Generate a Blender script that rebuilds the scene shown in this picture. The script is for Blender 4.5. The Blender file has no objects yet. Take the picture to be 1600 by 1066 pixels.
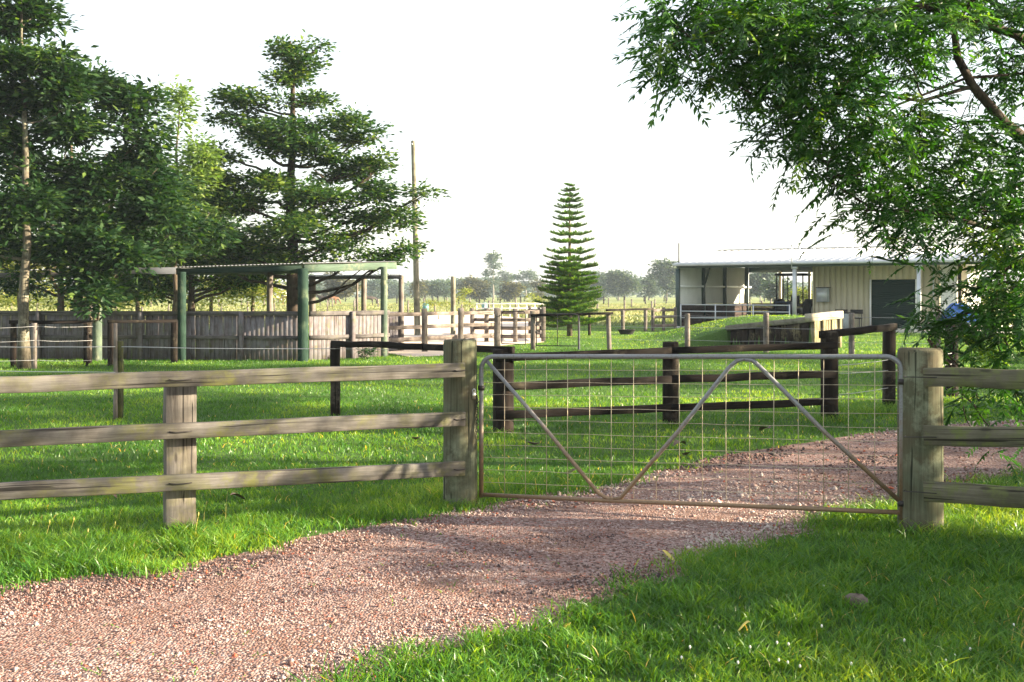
import bpy, math, random
import numpy as np
from mathutils import Vector, Matrix

random.seed(7)
RNG = np.random.default_rng(7)
sc = bpy.context.scene
col = sc.collection

# ------------------------------------------------------------------ camera, sky, sun, exposure
F = 1600.0           # focal length in photograph pixels
HX, HY = 800.0, 459.0
EYE = 1.75
cam_d = bpy.data.cameras.new('camera')
cam = bpy.data.objects.new('camera', cam_d)
col.objects.link(cam)
cam_d.sensor_width = 36.0
cam_d.lens = 36.0
cam_d.shift_y = -(533.0 - HY) / 1600.0
cam_d.clip_start = 0.1
cam_d.clip_end = 4000
cam.location = (0, 0, EYE)
cam.rotation_euler = (math.radians(90), 0, 0)
sc.camera = cam

SUN_EL = math.radians(16.0)
SUN_AZ = math.radians(-6.0)       # angle of the sun's direction from +X towards +Y
SUN = Vector((math.cos(SUN_AZ) * math.cos(SUN_EL), math.sin(SUN_AZ) * math.cos(SUN_EL), math.sin(SUN_EL)))
world = bpy.data.worlds.new('World')
sc.world = world
world.use_nodes = True
wn = world.node_tree
wn.nodes.clear()
sky = wn.nodes.new('ShaderNodeTexSky')
sky.sky_type = 'NISHITA'
sky.sun_disc = False
sky.sun_elevation = SUN_EL
sky.sun_rotation = math.atan2(SUN.x, SUN.y)
sky.air_density = 1.3
sky.dust_density = 1.5
sky.ozone_density = 1.5
bg = wn.nodes.new('ShaderNodeBackground')
bg.inputs['Strength'].default_value = 0.075
wo = wn.nodes.new('ShaderNodeOutputWorld')
# thin high cloud veils the whole sky evenly
veil = wn.nodes.new('ShaderNodeMix')
veil.data_type = 'RGBA'
veil.inputs[0].default_value = 0.6
veil.inputs[7].default_value = (3.8, 3.8, 3.85, 1)
wn.links.new(sky.outputs[0], veil.inputs[6])
wn.links.new(veil.outputs[2], bg.inputs[0])
wn.links.new(bg.outputs[0], wo.inputs[0])

sd = bpy.data.lights.new('sun', 'SUN')
sd.energy = 5.0
sd.angle = math.radians(0.6)
sd.color = (1.0, 0.85, 0.60)
so = bpy.data.objects.new('sun', sd)
col.objects.link(so)
so.rotation_euler = SUN.to_track_quat('Z', 'Y').to_euler()
so.location = (30, 0, 30)

sc.view_settings.view_transform = 'Standard'
sc.view_settings.look = 'None'
sc.view_settings.gamma = 1.0
sc.view_settings.exposure = 2.45
sc.cycles.max_bounces = 6
sc.cycles.transparent_max_bounces = 8
sc.cycles.volume_bounces = 0

# ------------------------------------------------------------------ helpers: places
def P(px, py, Y):
    """the point that the photograph shows at pixel (px, py), Y metres away"""
    return Vector(((px - HX) / F * Y, Y, EYE - (py - HY) / F * Y))

def G(px, py):
    """the ground point seen at pixel (px, py)"""
    Y = EYE * F / (py - HY)
    return Vector(((px - HX) / F * Y, Y, 0.0))

def X_(px, Y):
    return (px - HX) / F * Y

def Z_(py, Y):
    return EYE - (py - HY) / F * Y

# ------------------------------------------------------------------ helpers: materials
def new_mat(name):
    m = bpy.data.materials.new(name)
    m.use_nodes = True
    nt = m.node_tree
    nt.nodes.clear()
    out = nt.nodes.new('ShaderNodeOutputMaterial')
    return m, nt, out

def N(nt, typ, **kw):
    n = nt.nodes.new(typ)
    for k, v in kw.items():
        if k.startswith('in_'):
            n.inputs[k[3:].replace('_', ' ')].default_value = v
        else:
            setattr(n, k, v)
    return n

def ramp(nt, src, stops):
    r = nt.nodes.new('ShaderNodeValToRGB')
    e = r.color_ramp.elements
    while len(e) < len(stops):
        e.new(0.5)
    for i, (p, c) in enumerate(stops):
        e[i].position = p
        e[i].color = (c[0], c[1], c[2], 1) if not isinstance(c, (int, float)) else (c, c, c, 1)
    nt.links.new(src, r.inputs[0])
    return r.outputs[0]

def mix(nt, fac, a, b, mode='MIX'):
    m = nt.nodes.new('ShaderNodeMix')
    m.data_type = 'RGBA'
    m.blend_type = mode
    def put(sock, v):
        if isinstance(v, bpy.types.NodeSocket):
            nt.links.new(v, sock)
        elif isinstance(v, (int, float)):
            sock.default_value = v
        else:
            sock.default_value = (v[0], v[1], v[2], 1)
    put(m.inputs[0], fac)
    put(m.inputs[6], a)
    put(m.inputs[7], b)
    return m.outputs[2]

def noise4(nt, vec, scale, detail=4, rough=0.55, off=0.0, dist=0.0):
    n = nt.nodes.new('ShaderNodeTexNoise')
    n.noise_dimensions = '4D'
    n.inputs['Scale'].default_value = scale
    n.inputs['Detail'].default_value = detail
    n.inputs['Roughness'].default_value = rough
    n.inputs['Distortion'].default_value = dist
    nt.links.new(vec, n.inputs['Vector'])
    oi = nt.nodes.new('ShaderNodeObjectInfo')
    ma = nt.nodes.new('ShaderNodeMath')
    ma.operation = 'MULTIPLY_ADD'
    ma.inputs[1].default_value = 37.0
    ma.inputs[2].default_value = off
    nt.links.new(oi.outputs['Random'], ma.inputs[0])
    nt.links.new(ma.outputs[0], n.inputs['W'])
    return n.outputs[0]

def scaled(nt, vec, s):
    mp = nt.nodes.new('ShaderNodeMapping')
    mp.inputs['Scale'].default_value = s
    nt.links.new(vec, mp.inputs['Vector'])
    return mp.outputs[0]

def bump(nt, h, strength, dist):
    b = nt.nodes.new('ShaderNodeBump')
    b.inputs['Strength'].default_value = strength
    b.inputs['Distance'].default_value = dist
    nt.links.new(h, b.inputs['Height'])
    return b.outputs[0]

def principled(nt, out, color, rough=0.8, metal=0.0, normal=None, spec=0.3):
    p = nt.nodes.new('ShaderNodeBsdfPrincipled')
    if isinstance(color, bpy.types.NodeSocket):
        nt.links.new(color, p.inputs['Base Color'])
    else:
        p.inputs['Base Color'].default_value = (*color, 1)
    if isinstance(rough, bpy.types.NodeSocket):
        nt.links.new(rough, p.inputs['Roughness'])
    else:
        p.inputs['Roughness'].default_value = rough
    p.inputs['Metallic'].default_value = metal
    p.inputs['Specular IOR Level'].default_value = spec
    if normal is not None:
        nt.links.new(normal, p.inputs['Normal'])
    if out is not None:
        nt.links.new(p.outputs[0], out.inputs[0])
    return p

def wood(name, c1, c2, axis='X', lichen=None, lichen_amt=0.0, stain=None, crack=True):
    m, nt, out = new_mat(name)
    tc = nt.nodes.new('ShaderNodeTexCoord').outputs['Object']
    s = (1.6, 30, 30) if axis == 'X' else (30, 30, 1.6)
    g = noise4(nt, scaled(nt, tc, s), 1.0, 6, 0.62, 0, 0.4)
    big = noise4(nt, scaled(nt, tc, (1, 1, 1)), 3.2, 5, 0.6, 11)
    c = ramp(nt, g, [(0.28, c1), (0.72, c2)])
    dark = tuple(v * 0.55 for v in c1)
    c = mix(nt, ramp(nt, big, [(0.42, 0.0), (0.62, 0.75)]), c, stain or dark)
    if lichen is not None:
        l = noise4(nt, tc, 7.0, 7, 0.7, 23)
        l2 = noise4(nt, tc, 1.7, 3, 0.5, 31)
        a = mix(nt, 1.0, ramp(nt, l, [(0.46, 0.0), (0.60, 1.0)]), ramp(nt, l2, [(0.58 - lichen_amt * 0.3, 0.0), (0.72 - lichen_amt * 0.2, 1.0)]), 'MULTIPLY')
        c = mix(nt, a, c, lichen)
    if crack:
        s2 = (0.9, 55, 55) if axis == 'X' else (55, 55, 0.9)
        k = noise4(nt, scaled(nt, tc, s2), 1.0, 3, 0.5, 41, 0.8)
        kk = ramp(nt, k, [(0.36, 1.0), (0.41, 0.0)])
        c = mix(nt, kk, c, tuple(v * 0.3 for v in c1))
    kv = nt.nodes.new('ShaderNodeTexVoronoi')
    kv.inputs['Scale'].default_value = 1.0
    ks = (2.6, 9, 9) if axis == 'X' else (9, 9, 2.6)
    nt.links.new(scaled(nt, tc, ks), kv.inputs['Vector'])
    c = mix(nt, ramp(nt, kv.outputs['Distance'], [(0.06, 0.8), (0.13, 0.0)]), c, tuple(v * 0.35 for v in c1))
    fine = noise4(nt, scaled(nt, tc, (3, 90, 90) if axis == 'X' else (90, 90, 3)), 1.0, 4, 0.7, 3)
    c = mix(nt, 0.6, c, ramp(nt, fine, [(0.3, 0.45), (0.7, 1.25)]), 'MULTIPLY')
    nrm = bump(nt, g, 0.55, 0.012)
    principled(nt, out, c, 0.88, 0, nrm, 0.2)
    return m

def plain(name, c, rough=0.6, metal=0.0, var=0.25, scale=6.0, bumpy=0.0, spec=0.4):
    m, nt, out = new_mat(name)
    tc = nt.nodes.new('ShaderNodeTexCoord').outputs['Object']
    n = noise4(nt, tc, scale, 6, 0.65)
    cc = ramp(nt, n, [(0.3, tuple(v * (1 - var) for v in c)), (0.7, tuple(min(1, v * (1 + var)) for v in c))])
    nrm = bump(nt, n, bumpy, 0.01) if bumpy else None
    principled(nt, out, cc, rough, metal, nrm, spec)
    return m

def pipe_mat(name, top, bottom, z0, z1):
    """galvanised tube with mud-brown staining that rises from the ground as splash does"""
    m, nt, out = new_mat(name)
    g = nt.nodes.new('ShaderNodeNewGeometry')
    sx = nt.nodes.new('ShaderNodeSeparateXYZ')
    nt.links.new(g.outputs['Position'], sx.inputs[0])
    mr = nt.nodes.new('ShaderNodeMapRange')
    mr.inputs['From Min'].default_value = z0
    mr.inputs['From Max'].default_value = z1
    nt.links.new(sx.outputs['Z'], mr.inputs['Value'])
    n = N(nt, 'ShaderNodeTexNoise', in_Scale=9.0, in_Detail=6.0, in_Roughness=0.7)
    nt.links.new(g.outputs['Position'], n.inputs['Vector'])
    ad = N(nt, 'ShaderNodeMath', operation='ADD')
    nt.links.new(mr.outputs[0], ad.inputs[0])
    sub = N(nt, 'ShaderNodeMath', operation='MULTIPLY_ADD')
    sub.inputs[1].default_value = 0.9
    sub.inputs[2].default_value = -0.45
    nt.links.new(n.outputs[0], sub.inputs[0])
    nt.links.new(sub.outputs[0], ad.inputs[1])
    c = ramp(nt, ad.outputs[0], [(0.2, bottom), (0.75, top)])
    n2 = N(nt, 'ShaderNodeTexNoise', in_Scale=60.0, in_Detail=4.0)
    nt.links.new(g.outputs['Position'], n2.inputs['Vector'])
    c = mix(nt, ramp(nt, n2.outputs[0], [(0.5, 0.0), (0.7, 0.5)]), c, tuple(v * 0.45 for v in bottom))
    principled(nt, out, c, 0.5, 0.25, None, 0.5)
    return m

def leafmat(name, stops, trans=0.4, rough=0.45, trans_tint=(1.5, 1.6, 0.5), spec=0.4):
    """leaf colours differ leaf by leaf through the mesh attribute rnd"""
    m, nt, out = new_mat(name)
    at = N(nt, 'ShaderNodeAttribute', attribute_name='rnd')
    c = ramp(nt, at.outputs['Fac'], stops)
    p = principled(nt, None, c, rough, 0, None, spec)
    tr = nt.nodes.new('ShaderNodeBsdfTranslucent')
    tc = mix(nt, 1.0, c, trans_tint, 'MULTIPLY')
    nt.links.new(tc, tr.inputs[0])
    ms = nt.nodes.new('ShaderNodeMixShader')
    ms.inputs[0].default_value = trans
    nt.links.new(p.outputs[0], ms.inputs[1])
    nt.links.new(tr.outputs[0], ms.inputs[2])
    nt.links.new(ms.outputs[0], out.inputs[0])
    return m

M = {}
M['rail_grey'] = wood('weathered_grey_rail', (0.095, 0.086, 0.08), (0.19, 0.178, 0.168), 'X', (0.13, 0.13, 0.05), 0.6, (0.055, 0.048, 0.042))
M['rail_green'] = wood('weathered_green_rail', (0.095, 0.085, 0.06), (0.18, 0.165, 0.12), 'X', (0.13, 0.15, 0.05), 0.8, (0.07, 0.07, 0.04))
M['post_grey'] = wood('weathered_grey_post', (0.115, 0.10, 0.09), (0.22, 0.198, 0.18), 'Z', (0.16, 0.15, 0.07), 0.4, (0.08, 0.065, 0.05))
M['post_treated'] = wood('treated_green_post', (0.06, 0.07, 0.042), (0.14, 0.15, 0.095), 'Z', (0.20, 0.22, 0.15), 0.5, (0.09, 0.068, 0.042))
M['dark_rail'] = wood('dark_oiled_rail', (0.007, 0.0045, 0.004), (0.018, 0.012, 0.010), 'X', (0.12, 0.10, 0.07), 0.1)
M['dark_post'] = wood('dark_oiled_post', (0.010, 0.0065, 0.005), (0.030, 0.020, 0.016), 'Z', (0.14, 0.12, 0.09), 0.25)
M['yard_rail'] = wood('yard_rail', (0.15, 0.12, 0.105), (0.31, 0.26, 0.235), 'X', (0.16, 0.12, 0.09), 0.3)
M['yard_post'] = wood('yard_post', (0.13, 0.11, 0.10), (0.28, 0.245, 0.225), 'Z', (0.18, 0.16, 0.10), 0.3)
M['mossy_post'] = wood('mossy_post', (0.045, 0.045, 0.02), (0.10, 0.10, 0.045), 'Z', (0.13, 0.14, 0.04), 0.6)
M['paling'] = wood('weathered_paling', (0.11, 0.10, 0.115), (0.28, 0.265, 0.29), 'Z', (0.14, 0.13, 0.08), 0.35, (0.12, 0.09, 0.09))
M['wall_rail'] = wood('wall_rail_wood', (0.09, 0.08, 0.083), (0.19, 0.172, 0.17), 'X', (0.15, 0.14, 0.09), 0.3)
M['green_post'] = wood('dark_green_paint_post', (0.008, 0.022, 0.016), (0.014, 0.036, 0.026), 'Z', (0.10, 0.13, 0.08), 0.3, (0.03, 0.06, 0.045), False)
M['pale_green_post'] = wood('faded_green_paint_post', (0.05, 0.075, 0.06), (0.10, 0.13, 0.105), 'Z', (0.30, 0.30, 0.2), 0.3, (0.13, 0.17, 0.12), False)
M['green_beam'] = wood('faded_green_paint_beam', (0.06, 0.09, 0.07), (0.10, 0.14, 0.11), 'X', (0.2, 0.22, 0.15), 0.3, (0.08, 0.13, 0.09), False)  # sunlit tone of the beam paint, the light put into the colour
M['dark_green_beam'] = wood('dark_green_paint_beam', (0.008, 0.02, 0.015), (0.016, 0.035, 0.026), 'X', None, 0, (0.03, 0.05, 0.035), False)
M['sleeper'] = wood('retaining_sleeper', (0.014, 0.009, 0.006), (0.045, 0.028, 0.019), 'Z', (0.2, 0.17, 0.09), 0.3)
M['sleeper_pale'] = wood('retaining_sleeper_pale', (0.24, 0.20, 0.12), (0.42, 0.36, 0.24), 'Z', (0.22, 0.2, 0.1), 0.4)  # sun on the end wall is put into the colour; same timber as sleeper
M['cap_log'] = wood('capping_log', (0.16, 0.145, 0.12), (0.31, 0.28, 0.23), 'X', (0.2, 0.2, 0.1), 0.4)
M['cap_pale'] = wood('capping_pale', (0.40, 0.35, 0.27), (0.55, 0.50, 0.41), 'X', (0.3, 0.27, 0.2), 0.2)  # lit capping over the end wall, sunlight painted into its tone
M['brown_board'] = wood('brown_dado_board', (0.035, 0.024, 0.022), (0.075, 0.05, 0.045), 'X', None, 0)
M['pole_wood'] = wood('pole_wood', (0.16, 0.15, 0.11), (0.33, 0.31, 0.24), 'Z', (0.2, 0.22, 0.15), 0.4)
M['bark'] = wood('brown_bark', (0.10, 0.075, 0.055), (0.22, 0.175, 0.135), 'Z', (0.2, 0.2, 0.14), 0.4)
M['bark_pale'] = wood('pale_ringed_bark', (0.07, 0.06, 0.045), (0.20, 0.17, 0.13), 'Z', (0.3, 0.29, 0.22), 0.6)
M['bark_dark'] = wood('dark_bark', (0.035, 0.025, 0.02), (0.11, 0.08, 0.06), 'Z', (0.12, 0.11, 0.08), 0.3)
M['gum_bark'] = plain('gum_bark', (0.20, 0.18, 0.16), 0.8)
M['gate_pipe'] = pipe_mat('gate_pipe_stained', (0.20, 0.205, 0.22), (0.22, 0.145, 0.085), 0.15, 1.15)
M['mesh_wire'] = plain('mesh_wire', (0.44, 0.37, 0.27), 0.5, 0.4, 0.4, 30)
M['rust_wire'] = plain('dark_tie_wire', (0.035, 0.03, 0.03), 0.6, 0.4)
M['tape'] = plain('white_fence_tape', (0.38, 0.38, 0.40), 0.6, 0.0, 0.1)
M['thin_wire'] = plain('fence_wire', (0.35, 0.35, 0.36), 0.45, 0.6)
M['zinc'] = plain('galvanised_steel', (0.48, 0.50, 0.53), 0.42, 0.35, 0.15, 3)
M['gutter_grey'] = plain('weathered_grey_gutter', (0.075, 0.08, 0.095), 0.8, 0.0, 0.3, 2, spec=0.1)
M['zinc_dull'] = plain('dull_zinc_roof', (0.26, 0.26, 0.28), 0.55, 0.2, 0.25, 2)
M['roof_white'] = plain('zincalume_roof', (0.72, 0.72, 0.73), 0.38, 0.1, 0.05, 1)
M['cream'] = plain('cream_sheet_steel', (0.45, 0.40, 0.29), 0.5, 0.0, 0.08, 1.2)
M['white_sheet'] = plain('pale_grey_sheet_steel', (0.74, 0.76, 0.74), 0.5, 0.0, 0.08, 1.5)
M['steel_green'] = plain('dark_green_steel', (0.035, 0.06, 0.055), 0.45, 0.0, 0.15)
M['roller'] = plain('green_roller_door', (0.005, 0.018, 0.015), 0.8, 0.0, 0.12, spec=0.08)
M['white_paint'] = plain('white_painted_steel', (0.75, 0.76, 0.76), 0.4, 0.0, 0.05)
M['grey_box'] = plain('grey_enamel', (0.33, 0.36, 0.37), 0.45, 0.0, 0.08)
M['black'] = plain('black_metal', (0.02, 0.018, 0.018), 0.5, 0.1, 0.3)
M['tyre'] = plain('black_rubber', (0.02, 0.02, 0.021), 0.85)
M['tractor_blue'] = plain('dull_blue_paint', (0.05, 0.08, 0.16), 0.45)
M['blue_tarp'] = plain('blue_tarpaulin', (0.02, 0.09, 0.36), 0.4, 0.0, 0.3, 3, 0.3)
M['pale_tarp'] = plain('pale_blue_plastic', (0.35, 0.55, 0.68), 0.4, 0.0, 0.2, 5, 0.3)
M['concrete'] = plain('concrete', (0.42, 0.40, 0.37), 0.85, 0, 0.2, 2, 0.2)
M['teal'] = plain('teal_plastic', (0.08, 0.22, 0.22), 0.5)
M['horse_dark'] = plain('dark_bay_coat', (0.035, 0.022, 0.018), 0.6)
M['horse_brown'] = plain('chestnut_coat', (0.20, 0.085, 0.04), 0.6)
M['dead_leaf'] = plain('dead_leaf', (0.10, 0.07, 0.05), 0.8, 0, 0.5, 30)
M['yellow_leaf'] = plain('yellow_leaf', (0.55, 0.45, 0.12), 0.7, 0, 0.3, 20)
M['clover'] = plain('white_clover_head', (0.75, 0.72, 0.66), 0.8, 0, 0.1, 50)
M['rock'] = plain('brown_rock', (0.13, 0.10, 0.085), 0.9, 0, 0.5, 14, 0.8)
M['brass'] = plain('brass_padlock', (0.65, 0.60, 0.5), 0.3, 0.9)

M['leaf_right'] = leafmat('pinnate_leaf', [(0.0, (0.012, 0.05, 0.010)), (0.5, (0.026, 0.092, 0.014)), (0.85, (0.08, 0.19, 0.02)), (1.0, (0.22, 0.32, 0.035))], 0.42)
M['leaf_fig'] = leafmat('broad_dark_leaf', [(0.0, (0.007, 0.026, 0.011)), (0.55, (0.017, 0.050, 0.014)), (0.9, (0.05, 0.095, 0.022)), (1.0, (0.10, 0.16, 0.035))], 0.35, 0.6, spec=.2)
M['leaf_layer'] = leafmat('layered_tree_leaf', [(0.0, (0.012, 0.040, 0.013)), (0.55, (0.032, 0.080, 0.018)), (1.0, (0.16, 0.22, 0.04))], 0.38, 0.6, spec=.2)
M['leaf_oak'] = leafmat('silky_light_leaf', [(0.0, (0.07, 0.13, 0.04)), (0.6, (0.14, 0.22, 0.06)), (1.0, (0.26, 0.32, 0.10))], 0.45)
M['leaf_back'] = leafmat('yellow_green_leaf', [(0.0, (0.10, 0.13, 0.03)), (0.6, (0.20, 0.23, 0.05)), (1.0, (0.34, 0.30, 0.09))], 0.5)
M['leaf_gum'] = leafmat('gum_leaf', [(0.0, (0.035, 0.065, 0.06)), (0.6, (0.065, 0.10, 0.085)), (1.0, (0.14, 0.17, 0.11))], 0.3, 0.6)  # bluish cast also holds distance haze, put into the leaf colour
M['leaf_olive'] = leafmat('dark_olive_leaf', [(0.0, (0.045, 0.05, 0.035)), (0.6, (0.085, 0.08, 0.05)), (1.0, (0.2, 0.18, 0.06))], 0.3, 0.6)
M['pine'] = leafmat('pine_needle', [(0.0, (0.02, 0.08, 0.03)), (0.6, (0.09, 0.18, 0.03)), (1.0, (0.28, 0.34, 0.05))], 0.45, 0.6)
GRS = [(0.0, (0.024, 0.088, 0.016)), (0.45, (0.052, 0.17, 0.022)), (0.8, (0.11, 0.26, 0.03)), (0.97, (0.19, 0.34, 0.05)), (1.0, (0.42, 0.38, 0.16))]
M['grass'] = leafmat('grass_blade', GRS, 0.5, 0.38, (2.5, 1.6, 0.4))
M['grass_far'] = leafmat('far_grass_blade', [(0.0, (0.10, 0.14, 0.045)), (0.5, (0.19, 0.21, 0.08)), (0.85, (0.30, 0.29, 0.13)), (1.0, (0.42, 0.36, 0.20))], 0.3, 0.6, (1.3, 1.3, 0.7))
M['stone'] = leafmat('crushed_stone', [(0.0, (0.045, 0.032, 0.034)), (0.2, (0.15, 0.072, 0.055)), (0.45, (0.275, 0.19, 0.175)), (0.75, (0.38, 0.29, 0.27)), (0.93, (0.46, 0.39, 0.35)), (0.97, (0.33, 0.085, 0.045)), (1.0, (0.33, 0.085, 0.045))], 0.0, 0.85)

def ground_material():
    m, nt, out = new_mat('paddock_ground')
    g = nt.nodes.new('ShaderNodeNewGeometry').outputs['Position']
    n1 = N(nt, 'ShaderNodeTexNoise', in_Scale=0.35, in_Detail=8.0, in_Roughness=0.7)
    nt.links.new(g, n1.inputs['Vector'])
    n2 = N(nt, 'ShaderNodeTexNoise', in_Scale=22.0, in_Detail=6.0, in_Roughness=0.75)
    nt.links.new(g, n2.inputs['Vector'])
    n3 = N(nt, 'ShaderNodeTexNoise', in_Scale=0.03, in_Detail=5.0, in_Roughness=0.6)
    nt.links.new(g, n3.inputs['Vector'])
    c = ramp(nt, n2.outputs[0], [(0.3, (0.035, 0.075, 0.018)), (0.7, (0.10, 0.18, 0.04))])
    dry = ramp(nt, n2.outputs[0], [(0.3, (0.16, 0.20, 0.06)), (0.7, (0.32, 0.33, 0.12))])
    sx = nt.nodes.new('ShaderNodeSeparateXYZ')
    nt.links.new(g, sx.inputs[0])
    mr = N(nt, 'ShaderNodeMapRange')
    mr.inputs['From Min'].default_value = 38
    mr.inputs['From Max'].default_value = 70
    nt.links.new(sx.outputs['Y'], mr.inputs['Value'])
    f = mix(nt, 1.0, mr.outputs[0], ramp(nt, n3.outputs[0], [(0.25, 0.6), (0.55, 1.0)]), 'MULTIPLY')
    c = mix(nt, f, c, dry)
    c = mix(nt, ramp(nt, n1.outputs[0], [(0.35, 0.35), (0.6, 0.0)]), c, (0.07, 0.13, 0.03))
    principled(nt, out, c, 0.95, 0, bump(nt, n2.outputs[0], 0.9, 0.05), 0.1)
    return m
M['ground'] = ground_material()

def gravel_material():
    m, nt, out = new_mat('crushed_gravel')
    g = nt.nodes.new('ShaderNodeNewGeometry').outputs['Position']
    v = N(nt, 'ShaderNodeTexVoronoi', in_Scale=62.0)
    nt.links.new(g, v.inputs['Vector'])
    sep = nt.nodes.new('ShaderNodeSeparateColor')
    nt.links.new(v.outputs['Color'], sep.inputs[0])
    c = ramp(nt, sep.outputs[0], [(0.0, (0.05, 0.032, 0.03)), (0.3, (0.18, 0.105, 0.088)), (0.6, (0.28, 0.19, 0.17)), (0.9, (0.38, 0.295, 0.27)), (1.0, (0.30, 0.08, 0.05))])
    n = N(nt, 'ShaderNodeTexNoise', in_Scale=1.1, in_Detail=6.0, in_Roughness=0.65)
    nt.links.new(g, n.inputs['Vector'])
    c = mix(nt, ramp(nt, n.outputs[0], [(0.45, 0.0), (0.65, 0.65)]), c, (0.17, 0.095, 0.07))
    inv = N(nt, 'ShaderNodeMath', operation='MULTIPLY')
    inv.inputs[1].default_value = -1.0
    nt.links.new(v.outputs['Distance'], inv.inputs[0])
    principled(nt, out, c, 0.92, 0, bump(nt, inv.outputs[0], 1.0, 0.012), 0.15)
    return m
M['gravel'] = gravel_material()
M['sand'] = plain('pale_sandy_yard', (0.62, 0.50, 0.41), 0.95, 0, 0.15, 2, 0.4)

# ------------------------------------------------------------------ helpers: objects
def tag(o, label=None, cat=None, group=None, kind=None):
    if label: o['label'] = label
    if cat: o['category'] = cat
    if group: o['group'] = group
    if kind: o['kind'] = kind
    return o

def thing(name, label, cat, loc=(0, 0, 0), group=None):
    o = bpy.data.objects.new(name, None)
    o.empty_display_size = 0.1
    col.objects.link(o)
    o.location = loc
    return tag(o, label, cat, group)

def world_loc(parent):
    v = Vector(parent.location)
    while parent.parent is not None:
        parent = parent.parent
        v = v + Vector(parent.location)
    return v

def add(name, mesh, parent=None, loc=(0, 0, 0), rot=(0, 0, 0)):
    """link one mesh object; loc is a world place, parents only translate"""
    o = bpy.data.objects.new(name, mesh)
    col.objects.link(o)
    p = Vector(loc)
    if parent is not None:
        o.parent = parent
        p = p - world_loc(parent)
    o.location = p
    o.rotation_euler = rot
    return o

def mesh_np(name, verts, faces, mat, attr=None, smooth=False):
    """verts (n,3); faces: one (m,k) array or a list of such arrays"""
    me = bpy.data.meshes.new(name)
    verts = np.asarray(verts, dtype=np.float32)
    fl = faces if isinstance(faces, list) else [faces]
    fl = [np.asarray(f, dtype=np.int32) for f in fl if len(f)]
    me.vertices.add(len(verts))
    me.vertices.foreach_set('co', verts.ravel())
    loops = np.concatenate([f.ravel() for f in fl])
    tot = np.concatenate([np.full(len(f), f.shape[1], dtype=np.int32) for f in fl])
    start = np.concatenate([[0], np.cumsum(tot)[:-1]]).astype(np.int32)
    me.loops.add(len(loops))
    me.loops.foreach_set('vertex_index', loops)
    me.polygons.add(len(tot))
    me.polygons.foreach_set('loop_start', start)
    me.polygons.foreach_set('loop_total', tot)
    if smooth:
        me.polygons.foreach_set('use_smooth', np.ones(len(tot), dtype=bool))
    if attr is not None:
        a = me.attributes.new('rnd', 'FLOAT', 'POINT')
        a.data.foreach_set('value', np.asarray(attr, dtype=np.float32))
    me.materials.append(mat)
    me.update(calc_edges=True)
    return me

def prism_mesh(name, L, t, h, mat, axis='X', ch=0.006, nseg=5, jit=0.004, taper=1.0, sag=0.0):
    """a chamfered, slightly uneven sawn timber of length L; section t by h"""
    V = []
    for i in range(nseg + 1):
        u = i / nseg
        s = 1.0 + (taper - 1.0) * u
        a, b = t / 2 * s, h / 2 * s
        dy, dz = random.gauss(0, jit), random.gauss(0, jit) - sag * (1 - (2 * u - 1) ** 2)
        e = 1 + random.uniform(-0.02, 0.02)
        pts = [(-a, -b + ch), (-a + ch, -b), (a - ch, -b), (a, -b + ch), (a, b - ch), (a - ch, b), (-a + ch, b), (-a, b - ch)]
        for (y, z) in pts:
            q = (u * L, y * e + dy, z * e + dz)
            V.append(q if axis == 'X' else (q[1], q[2], q[0]))
    Fq, Fo = [], []
    for i in range(nseg):
        for k in range(8):
            a0, a1 = i * 8 + k, i * 8 + (k + 1) % 8
            Fq.append((a0, a1, a1 + 8, a0 + 8))
    Fo.append(tuple(range(7, -1, -1)))
    Fo.append(tuple(range(nseg * 8, nseg * 8 + 8)))
    me = mesh_np(name, V, [np.array(Fq), np.array(Fo)], mat)
    me.validate()
    return me

def beam(name, p0, p1, t, h, mat, parent=None, **kw):
    p0, p1 = Vector(p0), Vector(p1)
    d = p1 - p0
    L = d.length
    me = prism_mesh(name, L, t, h, mat, 'X', **kw)
    return add(name, me, parent, p0, (0, -math.asin(d.z / L), math.atan2(d.y, d.x)))

def square_post(name, x, y, z0, z1, w, d, mat, parent=None, rz=0.0, **kw):
    me = prism_mesh(name, z1 - z0, w, d, mat, 'Z', **kw)
    return add(name, me, parent, (x, y, z0), (0, 0, rz))

def round_post(name, x, y, z0, z1, r, mat, parent=None, seg=16, rough=0.03, top=1.0, lean=(0, 0), ch=0.015):
    H = z1 - z0
    zs = [0, H * .2, H * .4, H * .6, H * .8, H - ch * 2, H - ch * .5, H]
    V, Fq = [], []
    ph = [random.uniform(0, 6.28) for _ in range(3)]
    for i, z in enumerate(zs):
        rr = r * (1 + (top - 1) * z / H)
        if i == len(zs) - 2: rr -= ch * .3
        if i == len(zs) - 1: rr -= ch
        for k in range(seg):
            a = 2 * math.pi * k / seg
            q = rr * (1 + rough * (math.sin(2 * a + ph[0]) + .6 * math.sin(3 * a + ph[1] + z) + .4 * math.sin(5 * a + ph[2] + z * 2)))
            V.append((q * math.cos(a) + lean[0] * z / H, q * math.sin(a) + lean[1] * z / H, z + (random.uniform(-.004, .004) if i == len(zs) - 1 else 0)))
    for i in range(len(zs) - 1):
        for k in range(seg):
            a0, a1 = i * seg + k, i * seg + (k + 1) % seg
            Fq.append((a0, a1, a1 + seg, a0 + seg))
    top_f = np.array([tuple(range((len(zs) - 1) * seg, len(zs) * seg))])
    me = mesh_np(name, V, [np.array(Fq), top_f], mat)
    return add(name, me, parent, (x, y, z0))

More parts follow.
